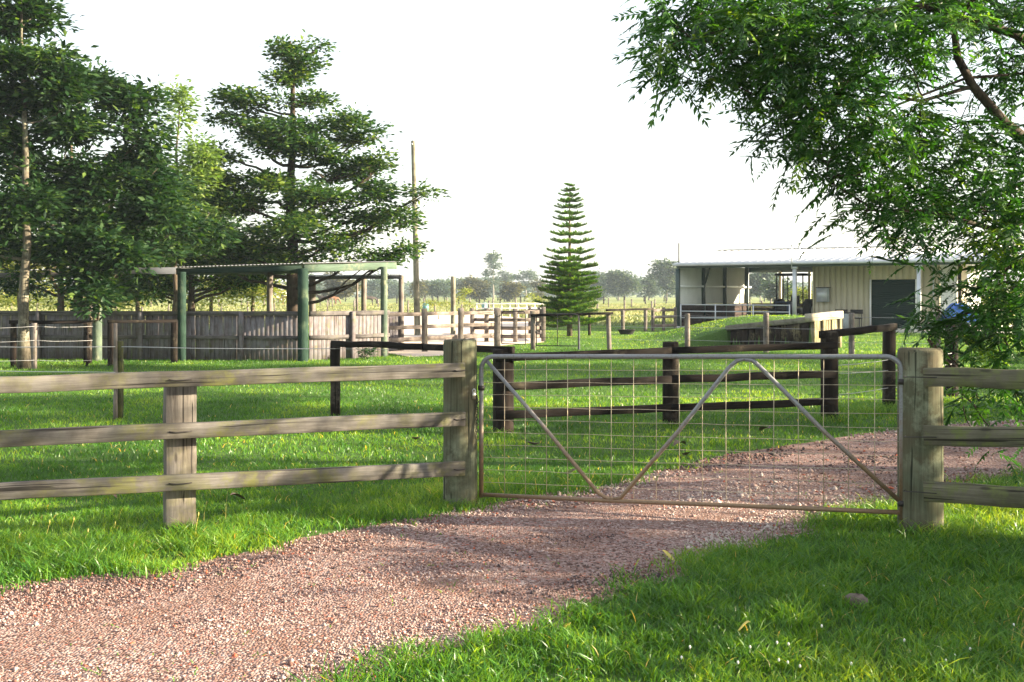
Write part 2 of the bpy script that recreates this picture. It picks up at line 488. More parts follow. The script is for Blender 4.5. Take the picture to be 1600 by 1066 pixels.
class MB:
    """collects pieces of ONE mesh"""
    def __init__(self):
        self.v, self.f3, self.f4, self.r = [], [], [], []
    def base(self):
        return len(self.v)
    def box(self, c, s, rz=0.0):
        b = self.base()
        ca, sa = math.cos(rz), math.sin(rz)
        for z in (-1, 1):
            for (x, y) in ((-1, -1), (1, -1), (1, 1), (-1, 1)):
                X, Y = x * s[0] / 2, y * s[1] / 2
                self.v.append((c[0] + X * ca - Y * sa, c[1] + X * sa + Y * ca, c[2] + z * s[2] / 2))
        for f in ((0, 3, 2, 1), (4, 5, 6, 7), (0, 1, 5, 4), (1, 2, 6, 5), (2, 3, 7, 6), (3, 0, 4, 7)):
            self.f4.append(tuple(b + i for i in f))
        return self
    def tube(self, pts, r, seg=8, caps=True):
        pts = [Vector(p) for p in pts]
        rs = r if isinstance(r, (list, tuple)) else [r] * len(pts)
        b = self.base()
        ref = None
        for i, p in enumerate(pts):
            d = (pts[min(i + 1, len(pts) - 1)] - pts[max(i - 1, 0)])
            if d.length < 1e-9: d = Vector((0, 0, 1))
            d.normalize()
            if ref is None:
                ref = Vector((0, 0, 1)) if abs(d.z) < .9 else Vector((1, 0, 0))
            u = (ref - d * ref.dot(d))
            if u.length < 1e-6: u = d.orthogonal()
            u.normalize()
            ref = u
            w = d.cross(u)
            for k in range(seg):
                a = 2 * math.pi * k / seg
                self.v.append(tuple(p + (u * math.cos(a) + w * math.sin(a)) * rs[i]))
        for i in range(len(pts) - 1):
            for k in range(seg):
                a0, a1 = b + i * seg + k, b + i * seg + (k + 1) % seg
                self.f4.append((a0, a1, a1 + seg, a0 + seg))
        if caps:
            for i in (0, len(pts) - 1):
                c = self.base()
                self.v.append(tuple(pts[i]))
                for k in range(seg):
                    a0, a1 = b + i * seg + k, b + i * seg + (k + 1) % seg
                    self.f3.append((c, a1, a0) if i == 0 else (c, a0, a1))
        return self
    def disc_solid(self, c, axis, r, w, seg=20):
        a = Vector(axis).normalized() * w / 2
        return self.tube([Vector(c) - a, Vector(c) + a], r, seg)
    def build(self, name, mat, parent=None, loc=None, smooth=False):
        """vertices are world places; the object's origin goes to loc"""
        o3 = Vector(loc) if loc is not None else (world_loc(parent) if parent is not None else Vector((0, 0, 0)))
        V = np.array(self.v, dtype=np.float32) - np.array(o3, dtype=np.float32)
        fl = []
        if self.f4: fl.append(np.array(self.f4))
        if self.f3: fl.append(np.array(self.f3))
        me = mesh_np(name, V, fl, mat, smooth=smooth)
        return add(name, me, parent, o3)

def curve_pts(p0, p1, n=6, sag=0.0, wob=0.0):
    p0, p1 = Vector(p0), Vector(p1)
    out = []
    for i in range(n + 1):
        u = i / n
        q = p0.lerp(p1, u)
        q.z -= sag * 4 * u * (1 - u)
        if 0 < i < n:
            q += Vector((random.gauss(0, wob), random.gauss(0, wob), random.gauss(0, wob)))
        out.append(q)
    return out

def wire(name, p0, p1, r, mat, parent, sag=0.02, n=6, wob=0.002):
    return MB().tube(curve_pts(p0, p1, n, sag, wob), r, 5).build(name, mat, parent)

# smooth value noise, vectorised
def vnoise(x, y, scale, seed):
    rs = np.random.default_rng(seed)
    T = rs.random((256, 256))
    x = np.asarray(x) * scale + 1000.5
    y = np.asarray(y) * scale + 1000.5
    xi, yi = np.floor(x).astype(int), np.floor(y).astype(int)
    fx, fy = x - xi, y - yi
    fx, fy = fx * fx * (3 - 2 * fx), fy * fy * (3 - 2 * fy)
    a = T[xi % 256, yi % 256]; b = T[(xi + 1) % 256, yi % 256]
    c = T[xi % 256, (yi + 1) % 256]; d = T[(xi + 1) % 256, (yi + 1) % 256]
    return (a * (1 - fx) + b * fx) * (1 - fy) + (c * (1 - fx) + d * fx) * fy

def in_poly(x, y, poly):
    x, y = np.asarray(x), np.asarray(y)
    r = np.zeros(x.shape, dtype=bool)
    n = len(poly)
    for i in range(n):
        x0, y0 = poly[i][0], poly[i][1]
        x1, y1 = poly[(i + 1) % n][0], poly[(i + 1) % n][1]
        if y0 == y1: continue
        c = ((y0 > y) != (y1 > y)) & (x < (x1 - x0) * (y - y0) / (y1 - y0) + x0)
        r ^= c
    return r

# ================================================================== THE SETTING
# mound beside the loading ramp
RW0, RW1, RW2 = Vector((7.5, 35.0, 0)), Vector((9.36, 32.0, 0)), Vector((10.6, 33.2, 0))
def mound_h(x, y):
    x, y = np.asarray(x, dtype=float), np.asarray(y, dtype=float)
    def sm(a, b, v):
        t = np.clip((v - a) / (b - a), 0, 1)
        return t * t * (3 - 2 * t)
    up = np.clip((x - 4.0) / 5.0, 0, 1)
    up = 0.93 * (up * up * (3 - 2 * up) * .55 + up * .45)
    front = sm(31.6, 36.0, y)
    back = 1 - sm(38.5, 43.5, y)
    h = up * front * back
    # the retaining wall holds full height right behind its top
    dx, dy = RW1.x - RW0.x, RW1.y - RW0.y
    L = math.hypot(dx, dy)
    nx, ny = -dy / L, dx / L        # points behind the wall
    s = (x - RW0.x) * nx + (y - RW0.y) * ny
    t = ((x - RW0.x) * dx + (y - RW0.y) * dy) / (L * L)
    wall_top = 0.52 + 0.40 * np.clip(t, 0, 1)
    near = (t > -0.02) & (t < 1.25) & (s > 0)
    h = np.where(near & (x < 10.65), np.maximum(h, wall_top * back * np.clip(1 - s * 0.0, 0, 1)), h)
    front_of = (s <= 0.0) & (t > -0.02)
    h = np.where(front_of, 0.0, h)
    # end wall
    ex, ey = RW2.x - RW1.x, RW2.y - RW1.y
    LE = math.hypot(ex, ey)
    s2 = (x - RW1.x) * (-ey / LE) + (y - RW1.y) * (ex / LE)
    h = np.where((s2 <= 0) & (x > 9.3), 0.0, h)
    h = h * (1 - sm(10.7, 11.0, x) )
    return h

def build_mound():
    nx, ny = 110, 120
    xs = np.linspace(2.8, 11.2, nx); ys = np.linspace(31.0, 44.2, ny)
    gx, gy = np.meshgrid(xs, ys, indexing='ij')
    h = mound_h(gx, gy)
    h = h + (vnoise(gx, gy, 1.6, 5) - .5) * .05 * (h > .05) - 0.02
    edge = (gx <= xs[0]) | (gx >= xs[-1]) | (gy <= ys[0]) | (gy >= ys[-1])
    h = np.where(edge, -0.05, h)
    V = np.stack([gx.ravel(), gy.ravel(), h.ravel()], 1)
    i, j = np.meshgrid(np.arange(nx - 1), np.arange(ny - 1), indexing='ij')
    a = (i * ny + j).ravel()
    Fq = np.stack([a, a + ny, a + ny + 1, a + 1], 1)
    me = mesh_np('grass_mound', V, Fq, M['ground'], smooth=True)
    tag(add('grass_mound', me), kind='structure')
build_mound()

gm = mesh_np('ground', [(-1500, -60, 0), (1500, -60, 0), (1500, 2500, 0), (-1500, 2500, 0)], np.array([(0, 1, 2, 3)]), M['ground'])
tag(add('ground', gm), kind='structure')

# gravel drive, from its two edges in the photograph
edge_far = [(-420, 985), (-150, 945), (0, 918), (100, 905), (250, 888), (400, 860), (500, 835), (600, 820), (700, 803), (780, 787), (850, 775), (955, 760), (1050, 733), (1150, 709), (1250, 693), (1330, 681), (1400, 672), (1500, 662), (1620, 655), (1900, 648)]
edge_near = [(-700, 1700), (100, 1350), (420, 1150), (560, 1068), (640, 1032), (750, 1003), (850, 987), (900, 965), (1000, 930), (1050, 905), (1120, 868), (1200, 845), (1280, 828), (1340, 808), (1410, 786), (1480, 767), (1560, 747), (1640, 737), (1900, 722)]
EF = [G(*p) for p in edge_far]
EN = [G(*p) for p in edge_near]
DRIVE = [(p.x, p.y) for p in EF] + [(p.x, p.y) for p in reversed(EN)]
def resample(pts, n):
    d = [0.0]
    for a, b in zip(pts, pts[1:]): d.append(d[-1] + (b - a).length)
    out = []
    for i in range(n):
        t = d[-1] * i / (n - 1)
        k = max(j for j in range(len(d)) if d[j] <= t + 1e-9)
        k = min(k, len(pts) - 2)
        out.append(pts[k].lerp(pts[k + 1], (t - d[k]) / max(1e-9, d[k + 1] - d[k])))
    return out
def build_drive():
    n, m = 60, 9
    A, B = resample(EF, n), resample(EN, n)
    V, Fq = [], []
    for i in range(n):
        for j in range(m):
            u = j / (m - 1)
            p = A[i].lerp(B[i], u)
            V.append((p.x + (random.uniform(-.05, .05) if j in (0, m - 1) else 0), p.y + (random.uniform(-.05, .05) if j in (0, m - 1) else 0), 0.004 + 0.008 * min(1, 4 * u, 4 * (1 - u))))
    for i in range(n - 1):
        for j in range(m - 1):
            a = i * m + j
            Fq.append((a, a + 1, a + m + 1, a + m))
    me = mesh_np('gravel_drive', V, np.array(Fq), M['gravel'], smooth=True)
    tag(add('gravel_drive', me), kind='structure')
build_drive()

SAND = [(p.x, p.y) for p in (G(606, 552), G(640, 558), G(700, 556), G(775, 541), G(850, 535), G(850, 500), G(760, 492), G(606, 490))]
me = mesh_np('sandy_yard', [(x, y, 0.006) for x, y in SAND], np.array([tuple(range(len(SAND)))]), M['sand'])
tag(add('sandy_yard', me), kind='structure')

# loose stones of the drive
_a, _b = resample(EF, 90), resample(EN, 90)
TRACKS = [[tuple(p.lerp(q, f)[:2]) for p, q in zip(_a, _b) if 3.5 < p.lerp(q, f).y < 16] for f in (.30, .68)]
TRACKS = [sum([[(a[0] + (b[0] - a[0]) * k / 4, a[1] + (b[1] - a[1]) * k / 4) for k in range(4)] for a, b in zip(t, t[1:])], []) for t in TRACKS]
def stones():
    oct_v = np.array([(1, 0, 0), (-1, 0, 0), (0, 1, 0), (0, -1, 0), (0, 0, 1), (0, 0, -1)], dtype=float)
    oct_f = np.array([(0, 2, 4), (2, 1, 4), (1, 3, 4), (3, 0, 4), (2, 0, 5), (1, 2, 5), (3, 1, 5), (0, 3, 5)])
    P_, S_ = [], []
    for (y0, y1, dens, smin, smax) in ((4.2, 6.2, 5200, .0035, .0085), (6.2, 8.2, 2600, .005, .0105), (8.2, 11.0, 900, .008, .016), (11.0, 15.0, 260, .010, .020)):
        xmax = .5 * y1 + 1.2
        n = int(dens * (y1 - y0) * 2 * xmax)
        y = RNG.uniform(y0, y1, n); x = RNG.uniform(-xmax, xmax, n)
        ok = np.abs(x) < .5 * y + .6
        # stones stray a little over the edges
        jx, jy = RNG.normal(0, .07, n), RNG.normal(0, .07, n)
        ok &= in_poly(x + jx, y + jy, DRIVE)
        ok &= vnoise(x * .5, y, 1.3, 77) * .9 + vnoise(x, y, 5, 78) * .4 + RNG.random(n) * .5 > .76
        x, y = x[ok], y[ok]
        # wheel tracks: stones pressed in, fines showing
        keep = np.ones(len(x), dtype=bool)
        for tr_ in TRACKS:
            dmin = np.full(len(x), 9.0)
            for (tx, ty) in tr_:
                dmin = np.minimum(dmin, np.hypot(x - tx, y - ty))
            keep &= ~((dmin < .20 + .12 * vnoise(x, y, 1.7, 44)) & (RNG.random(len(x)) < .72))
        x, y = x[keep], y[keep]
        P_.append(np.stack([x, y], 1)); S_.append(RNG.uniform(smin, smax, len(x)) * (1 + .9 * (RNG.random(len(x)) > .96)))
    p = np.concatenate(P_); s = np.concatenate(S_)
    n = len(p)
    v = np.repeat(oct_v[None], n, 0) * (1 + RNG.uniform(-.35, .35, (n, 6, 3))) + RNG.uniform(-.25, .25, (n, 6, 3))
    v *= (s[:, None, None] * RNG.uniform(.6, 1.3, (n, 1, 3)))
    v[:, :, 2] *= .8
    a = RNG.uniform(0, 6.28, n); ca, sa = np.cos(a), np.sin(a)
    vx = v[:, :, 0] * ca[:, None] - v[:, :, 1] * sa[:, None]
    vy = v[:, :, 0] * sa[:, None] + v[:, :, 1] * ca[:, None]
    zc = 0.010 + s * .3
    inside = in_poly(p[:, 0], p[:, 1], DRIVE)
    zc = np.where(inside, zc, .008)
    V = np.stack([vx + p[:, None, 0], vy + p[:, None, 1], v[:, :, 2] + zc[:, None]], 2).reshape(-1, 3)
    Fa = (oct_f[None] + (np.arange(n) * 6)[:, None, None]).reshape(-1, 3)
    tint = np.clip(RNG.random(n) * .75 + (vnoise(p[:, 0], p[:, 1], .9, 41) - .5) * .7 + (vnoise(p[:, 0] * .6, p[:, 1], 3.1, 43) - .5) * .5 + .1, 0, 1)
    tint = np.where(RNG.random(n) > .97, 1.0, tint * .93)
    me = mesh_np('gravel_stones', V, Fa, M['stone'], np.repeat(tint, 6))
    tag(add('gravel_stones', me), 'loose pink, grey and white crushed stones covering the drive', 'gravel', kind='stuff')
stones()

# grass blades
def blades(x, y, z, h, w, seg, lean, attr):
    n = len(x)
    a = RNG.uniform(0, 6.283, n)
    fx, fy = np.cos(a), np.sin(a)               # width direction
    b = RNG.uniform(0, 6.283, n)
    l = h * lean * RNG.uniform(.2, 1.3, n)
    lx, ly = np.cos(b) * l, np.sin(b) * l
    base = np.stack([x, y, z], 1)
    def pt(sgn, u, ww):
        return np.stack([base[:, 0] + sgn * fx * w * ww + lx * u * u, base[:, 1] + sgn * fy * w * ww + ly * u * u, base[:, 2] + h * (u - .25 * lean * u * u)], 1)
    if seg == 1:
        V = np.stack([pt(-1, 0, .5), pt(1, 0, .5), pt(0, 1, 0)], 1)
        Fa = [np.arange(n * 3).reshape(n, 3)]
        k = 3
    elif seg == 2:
        V = np.stack([pt(-1, 0, .45), pt(1, 0, .45), pt(1, .55, .4), pt(-1, .55, .4), pt(0, 1, 0)], 1)
        k = 5
        o = np.arange(n)[:, None] * 5
        Fa = [o + np.array([[0, 1, 2, 3]]), o + np.array([[3, 2, 4]])]
    else:
        V = np.stack([pt(-1, 0, .4), pt(1, 0, .4), pt(1, .4, .5), pt(-1, .4, .5), pt(1, .75, .35), pt(-1, .75, .35), pt(0, 1, 0)], 1)
        k = 7
        o = np.arange(n)[:, None] * 7
        Fa = [o + np.array([[0, 1, 2, 3]]), o + np.array([[3, 2, 4, 5]]), o + np.array([[5, 4, 6]])]
    return V.reshape(-1, 3), Fa, np.repeat(attr, k)

WALL_A, WALL_B, WALL_C = Vector((-17.0, 27.9, 0)), Vector((-5.42, 26.75, 0)), Vector((-3.45, 28.6, 0))
def no_grass(x, y):
    bad = in_poly(x, y, SAND)
    # the shed's floor
    tx, ty = x - 8.29, y - 51.4
    tt, dd = tx * .852 - ty * .523, tx * .523 + ty * .852
    bad |= (tt > -.1) & (tt < 17.4) & (dd > -.2) & (dd < 11.2)
    return bad

def grass_band(name, label, y0, y1, dens, h, w, seg, lean, mat, marg=1.2, tall=None, far=False, zf=None):
    xmax = .5 * y1 + marg
    n = int(dens * (y1 - y0) * 2 * xmax)
    y = RNG.uniform(y0, y1, n); x = RNG.uniform(-xmax, xmax, n)
    ok = (np.abs(x) < .5 * y + marg) & ~no_grass(x, y)
    jx, jy = RNG.normal(0, .09, n), RNG.normal(0, .09, n)
    ok &= ~in_poly(x + jx + (vnoise(x, y, 2.5, 3) - .5) * .4, y + jy + (vnoise(x, y, 2.5, 4) - .5) * .4, DRIVE)
    cl = vnoise(x, y, 3.2, 9) * .5 + vnoise(x, y, 8.5, 10) * .5
    ok &= (cl + RNG.random(n) * .75) > .42
    x, y, cl = x[ok], y[ok], cl[ok]
    n = len(x)
    hh = h * (.25 + 1.5 * cl) * RNG.uniform(.55, 1.25, n)
    if tall is not None:
        hh = hh * tall(x, y)
    at = np.clip(.5 + (vnoise(x, y, .8, 12) - .5) * .95 + (vnoise(x, y, 4, 13) - .5) * .35 + RNG.normal(0, .19, n), 0, .95)
    at = np.where(RNG.random(n) > (.994 if y0 < 15 else .999) - .012 * (y0 < 15) * (vnoise(x, y, .5, 19) > .68), 1.0, at)
    z = mound_h(x, y) if zf is None else zf(x, y)
    V, Fa, A = blades(x, y, z - .005, hh, w * RNG.uniform(.7, 1.3, n), seg, lean, at)
    me = mesh_np(name, V, Fa, mat, A)
    o = add(name, me)
    tag(o, label, 'grass', kind='stuff')
    return n * (1, 1, 3, 5)[seg]

def tallness_near(x, y):
    # longer tufts along the fence line and at the foot of the posts, shorter on the mown lawn
    right = in_poly(x, y, [(-2, 2), (8, 2), (8, 9.3), (3.0, 8.3), (2.2, 7.6), (0, 5)])
    fence_d = np.abs((y - 8.46) - .51 * (x + .43)) * .89
    t = .62 + .55 * np.exp(-(fence_d / .8) ** 2)
    return np.where(right, 1.0, np.where(y < 8.46 + .51 * (x + .43), 1.05, t))
nt_g = 0
nt_g += grass_band('foreground_grass', 'lush green clumpy grass of the verges along the gravel drive', 3.7, 7.2, 4000, .098, .0068, 3, .9, M['grass'], 0.8, tallness_near)
nt_g += grass_band('verge_grass', 'green grass under and just behind the front fence', 7.2, 10.5, 2300, .085, .0075, 2, .85, M['grass'], 1.0, tallness_near)
nt_g += grass_band('lawn_grass', 'short mown lawn grass between the two fences', 10.5, 17.0, 620, .06, .012, 2, .8, M['grass'], 1.5)
nt_g += grass_band('paddock_grass', 'short green grass up to the paling wall and ramp', 17.0, 32.0, 270, .065, .016, 1, .7, M['grass'], 2)
nt_g += grass_band('yard_grass', 'green grass round the mound, pine and shed', 32.0, 56.0, 120, .055, .022, 1, .7, M['grass'], 3)
nt_g += grass_band('meadow_grass', 'tall pale yellow-green grass of the far fields', 56.0, 170.0, 9, .20, .16, 1, .6, M['grass_far'], 4, zf=lambda x, y: x * 0)

# longer tufts round the posts and along the drive's edge
def tufts():
    X, Y, Hh = [], [], []
    spots_ = [(281, 838, .16, 260, .13), (300, 842, .12, 120, .16), (718, 792, .22, 320, .11), (1452, 838, .26, 520, .15), (1400, 812, .3, 700, .17), (1340, 815, .26, 520, .14), (1290, 826, .2, 260, .12), (1530, 842, .4, 600, .13), (1290, 660, .3, 220, .16), (1345, 648, .45, 500, .20), (1389, 646, .3, 260, .22), (1050, 668, .2, 120, .12), (786, 684, .2, 140, .12),
               (1120, 872, .15, 120, .10), (1010, 930, .13, 100, .09), (905, 965, .14, 120, .09), (760, 1004, .15, 140, .09), (640, 1030, .16, 160, .09), (120, 860, .3, 300, .14), (60, 870, .25, 200, .13), (330, 850, .2, 160, .13), (430, 840, .2, 140, .1), (1560, 770, .4, 500, .14), (1590, 900, .3, 300, .14), (1180, 930, .3, 300, .12), (1380, 880, .3, 300, .12)]
    for (px, py, rad, n, h) in spots_:
        g = G(px, py)
        X.append(RNG.normal(g.x, rad * .5, n)); Y.append(RNG.normal(g.y, rad * .5, n)); Hh.append(h * RNG.uniform(.5, 1.25, n))
    # weeds straying into the gravel
    x, y = RNG.uniform(-4, 5, 9000), RNG.uniform(4.4, 11, 9000)
    ok = in_poly(x, y, DRIVE) & (vnoise(x, y, 2.2, 90) * .6 + vnoise(x, y, 7, 91) * .4 > .70)
    X.append(x[ok]); Y.append(y[ok]); Hh.append(np.full(ok.sum(), .035) * RNG.uniform(.5, 1.4, ok.sum()))
    X, Y, Hh = np.concatenate(X), np.concatenate(Y), np.concatenate(Hh)
    n = len(X)
    V, Fa, A = blades(X, Y, np.zeros(n), Hh, .0065 * RNG.uniform(.7, 1.3, n), 3, 1.0, np.clip(RNG.normal(.6, .2, n), 0, .96))
    tag(add('grass_tufts', mesh_np('grass_tufts', V, Fa, M['grass'], A)), 'longer grass tufts round the posts and along the gravel edge', 'grass', kind='stuff')
tufts()

# seed stalks in the verge
def stalks():
    mb = MB()
    for (px, py, top) in ((60, 835, 812), (72, 850, 820), (110, 842, 815), (175, 838, 822), (352, 820, 765), (318, 818, 790), (25, 858, 842), (132, 850, 834), (305, 850, 808), (1520, 845, 812), (1455, 842, 826)):
        b = G(px, py); h = (py - top) / F * b.y
        mb.tube([b, b + Vector((.006, 0, h * .6)), b + Vector((.018, .01, h))], [.0016, .0012, .001], 4)
        mb.tube([b + Vector((.018, .01, h)), b + Vector((.02, .01, h + .018)), b + Vector((.022, .01, h + .034))], [.002, .005, .001], 5)
    tag(mb.build('seed_stalks', M['yellow_leaf'], None, (0, 0, 0)), 'pale dry seed stalks standing above the verge grass', 'grass', kind='stuff')
stalks()

# ================================================================== FRONT FENCE AND GATE
# --- left gate post
LG = Vector((-.43, 8.50, 0))
lp = thing('gate_post', 'stout green-tinged round timber gate post left of the gate, with padlock and chain', 'post', LG)
round_post('post', LG.x, LG.y, -.03, Z_(531, 8.46), .141, M['post_treated'], lp, 28, .012, .97)
RG = Vector((2.99, 7.50, 0))
rp = thing('gate_post', 'thickest timber gate post, right of the gate, its right side sunlit', 'post', RG)
round_post('post', RG.x, RG.y, -.03, Z_(546, 7.4), .158, M['post_treated'], rp, 28, .012, .98)

def rail_between(name, pts, t, h, mat, parent, **kw):
    for a, b in zip(pts, pts[1:]):
        beam(name, a, b, t, h, mat, parent, **kw)

# left fence: rails pass in front of the square mid post and end on the gate post
lf = thing('rail_fence', 'grey weathered three-rail timber fence left of the gate, lichen on its rails', 'fence', (-2.42, 7.5, 0))
rows = [((602, 591, 578), .112), ((686, 672, 654), .112), ((768, 753, 732), .115)]
for (ys, h) in rows:
    p0 = P(0, ys[0], 6.80)
    p2 = P(725, ys[2], 8.325)
    u = (p2 - p0).normalized(); nrm = Vector((u.y, -u.x, 0)).normalized()
    k = (281 - HX) / F
    tm = (k * p0.y - p0.x) / (u.x - k * u.y)
    pm = p0 + u * tm
    beam('rail', p0 - u * 2.2, p2, .05, h, M['rail_grey'], lf, nseg=14, jit=.003)
    for (q, dd) in ((pm, .075), (p2 - u * .05, .05)):
        a, b = q - u * dd + nrm * .026, q + u * dd + nrm * .026
        MB().tube([a + nrm * -.02, a + nrm * .008, a.lerp(b, .3) + nrm * .009 + Vector((0, 0, -.006)), a.lerp(b, .7) + nrm * .009 + Vector((0, 0, -.004)), b + nrm * .008, b + nrm * -.02], .0042, 6).build('wire_tie', M['rust_wire'], lf)
mp = P(281, 835, 7.49); 
square_post('post', X_(281, 7.49), 7.49, -.03, Z_(594, 7.45), .218, .12, M['post_grey'], lf, math.atan2(1.01, 1.99), ch=.008, nseg=8, jit=.0015)
square_post('post', -5.0, 6.17, -.03, 1.17, .21, .12, M['post_grey'], lf, math.atan2(1.01, 1.99))

# right fence
rf = thing('rail_fence', 'olive-stained three-rail timber fence right of the gate, below the tree', 'fence', (4.4, 7.0, 0))
for (ya, yb, h) in ((589, 592, .132), (682, 683, .135), (768, 778, .138)):
    p0 = P(1444, ya, 7.24)
    p1 = P(1600, yb, 6.89)
    e = p0 + (p1 - p0) * 4.2
    beam('rail', p0, e, .055, h, M['rail_green'], rf, nseg=10, jit=.003)
    u = (p1 - p0).normalized(); nrm = Vector((u.y, -u.x, 0)).normalized()
    q = p0 + u * .0 + nrm * .02
    a, b = q - u * .13 + nrm * -.01, q + u * .09 + nrm * .03
    MB().tube([a + nrm * -.03, a + nrm * .035, a.lerp(b, .5) + nrm * .012, b + nrm * .004, b - nrm * .02], .0035, 6).build('wire_tie', M['rust_wire'], rf)
square_post('post', 6.0, 6.47, -.03, 1.2, .2, .12, M['post_grey'], rf, -.33)

# --- the gate
GA = Vector((X_(752, 8.5), 8.5)); GB = Vector((X_(1409, 7.47), 7.47))
def gp(u, z):
    """a place in the gate's own sloping plane: u along it, z above its bottom tube (0..1)"""
    Y = GA.y + (GB.y - GA.y) * u
    X = GA.x + (GB.x - GA.x) * u
    zb = Z_(773, 8.5) * (1 - u) + Z_(801, 7.47) * u
    zt = Z_(557, 8.5) * (1 - u) + Z_(557.5, 7.47) * u
    return Vector((X, Y, zb + (zt - zb) * z))
gate = thing('farm_gate', 'wide galvanised tube farm gate with W-shaped bracing and wire mesh across the drive', 'gate', (GA.x, GA.y, 0))
R0 = .0185
pts = []
cr = .11
gl = 3.25
for k in range(9):
    a = math.pi / 2 * k / 8
    pts.append(gp((cr - cr * math.cos(a)) / gl, 1 - (cr - cr * math.sin(a)) / 1.14))
left_side = [gp(0, -.02), gp(0, .5)] + pts
right = []
for k in range(9):
    a = math.pi / 2 * (8 - k) / 8
    right.append(gp(1 - (cr - cr * math.cos(a)) / gl, 1 - (cr - cr * math.sin(a)) / 1.14))
fr = MB()
fr.tube(left_side + [gp(.25, 1), gp(.5, 1), gp(.75, 1)] + right + [gp(1, .5), gp(1, -.045)], R0, 12)
fr.build('frame', M['gate_pipe'], gate, smooth=True)
MB().tube([gp(.004, 0), gp(.33, -.004), gp(.66, 0), gp(.996, 0)], R0 * .95, 12).build('bottom_tube', M['gate_pipe'], gate, smooth=True)
def uof(px):
    k = (px - HX) / F
    return (GA.x - k * GA.y) / (k * (GB.y - GA.y) - (GB.x - GA.x))
off = Vector((-.33, -.94, 0)) * 0.0
def brace(lst):
    mb = MB()
    mb.tube([gp(uof(px), z) for px, z in lst], .0165, 10)
    mb.build('brace', M['gate_pipe'], gate, smooth=True)
brace([(761, .965), (850, .50), (935, .045), (948, .012), (958, .006)])
brace([(958, .006), (970, .02), (1060, .49), (1140, .93), (1152, .975), (1163, .985)])
brace([(1163, .985), (1176, .975), (1188, .93), (1290, .50), (1405, .075)])
for px in (788.4, 821, 854, 887, 920.8, 955, 990, 1025, 1061, 1097.5, 1134.6, 1171.4, 1209.5, 1247.5, 1287, 1326, 1367):
    u = uof(px)
    MB().tube([gp(u, .02), gp(u + random.uniform(-.001, .001), .5), gp(u, .985)], .0027, 5).build('vertical_wire', M['mesh_wire'], gate)
for i in range(10):
    z = .09 + i * .0905
    MB().tube([gp(.006 + k / 18 * .988, z + random.uniform(-.003, .003)) for k in range(19)], .0021, 5).build('horizontal_wire', M['mesh_wire'], gate)
# hinge gudgeons on the right post and stay loop
for z in (.84, .06):
    q = gp(1, z)
    h = MB().tube([q, Vector((q.x + .045, q.y - .01, q.z)), Vector((q.x + .10, q.y + .0, q.z))], .010, 8)
    h.tube([q + Vector((0, 0, -.02)), q + Vector((0, 0, .02))], .029, 12)
    h.build('hinge', M['rust_wire'], gate)
# chain and padlock hanging from the left post
ch = thing('chain', 'short dark chain hooked round the latch side of the gate', 'chain', (GA.x - .04, 8.36, .9))
cp = [Vector((LG.x + .135, 8.44, .90)), Vector((LG.x + .15, 8.41, .87)), Vector((GA.x - .035, 8.42, .84)), Vector((GA.x - .032, 8.42, .79)), Vector((GA.x - .036, 8.42, .72)), Vector((GA.x - .034, 8.42, .65)), Vector((GA.x - .038, 8.42, .58))]
cpts = []
for a, b in zip(cp, cp[1:]):
    for k in range(3): cpts.append(a.lerp(b, k / 3))
for i, q in enumerate(cpts):
    lk = MB()
    d = (cpts[min(i + 1, len(cpts) - 1)] - cpts[max(i - 1, 0)]).normalized()
    w = Vector((0, 1, 0)) if i % 2 else Vector((1, 0, 0))
    w = (w - d * w.dot(d)).normalized()
    ring = [q + d * .014 * math.cos(t) + w * .008 * math.sin(t) for t in [2 * math.pi * k / 10 for k in range(11)]]
    lk.tube(ring, .0028, 5, False)
    lk.build('chain_link', M['rust_wire'], ch)
MB().tube([gp(0, .755) + Vector((0, 0, -.0)), gp(0, .79)], .028, 10).build('chain_collar', M['rust_wire'], ch)
pl = thing('padlock', 'small pale metal padlock on the left gate post', 'padlock', (LG.x + .12, 8.38, .93))
MB().box((LG.x + .118, 8.405, .915), (.028, .03, .06)).build('body', M['brass'], pl)
MB().tube([Vector((LG.x + .118 + .012 * math.cos(t), 8.405, .945 + .022 * math.sin(t))) for t in [math.pi * k / 8 for k in range(9)]], .004, 6).build('shackle', M['zinc'], pl)

# ================================================================== SECOND, DARK FENCE LINE
df = thing('rail_fence', 'dark brown three-rail timber fence seen through the gate', 'fence', (1.9, 13.6, 0))
SP = [(786, 12.75, 545, .135), (1048, 13.6, 534, .105), (1296, 14.15, 518, .115)]
for (px, Y, top, r) in SP:
    round_post('post', X_(px, Y), Y, -.03, Z_(top, Y), r, M['dark_post'], df, 16, .03)
tops = [((560, 548, 540), .09), ((604, 592.5, 584.5), .1), ((648.5, 637.5, 627), .1)]
for ys, h in tops:
    q = [P(SP[i][0], ys[i], SP[i][1] - SP[i][3] - .01) for i in range(3)]
    q[0] = q[0] - (q[1] - q[0]).normalized() * .1
    beam('rail', q[0], q[1], .05, h, M['dark_rail'], df, nseg=6)
    beam('rail', q[1] + Vector((.004, 0, 0)), q[2] + Vector((.09, 0, 0)), .05, h, M['dark_rail'], df, nseg=6)
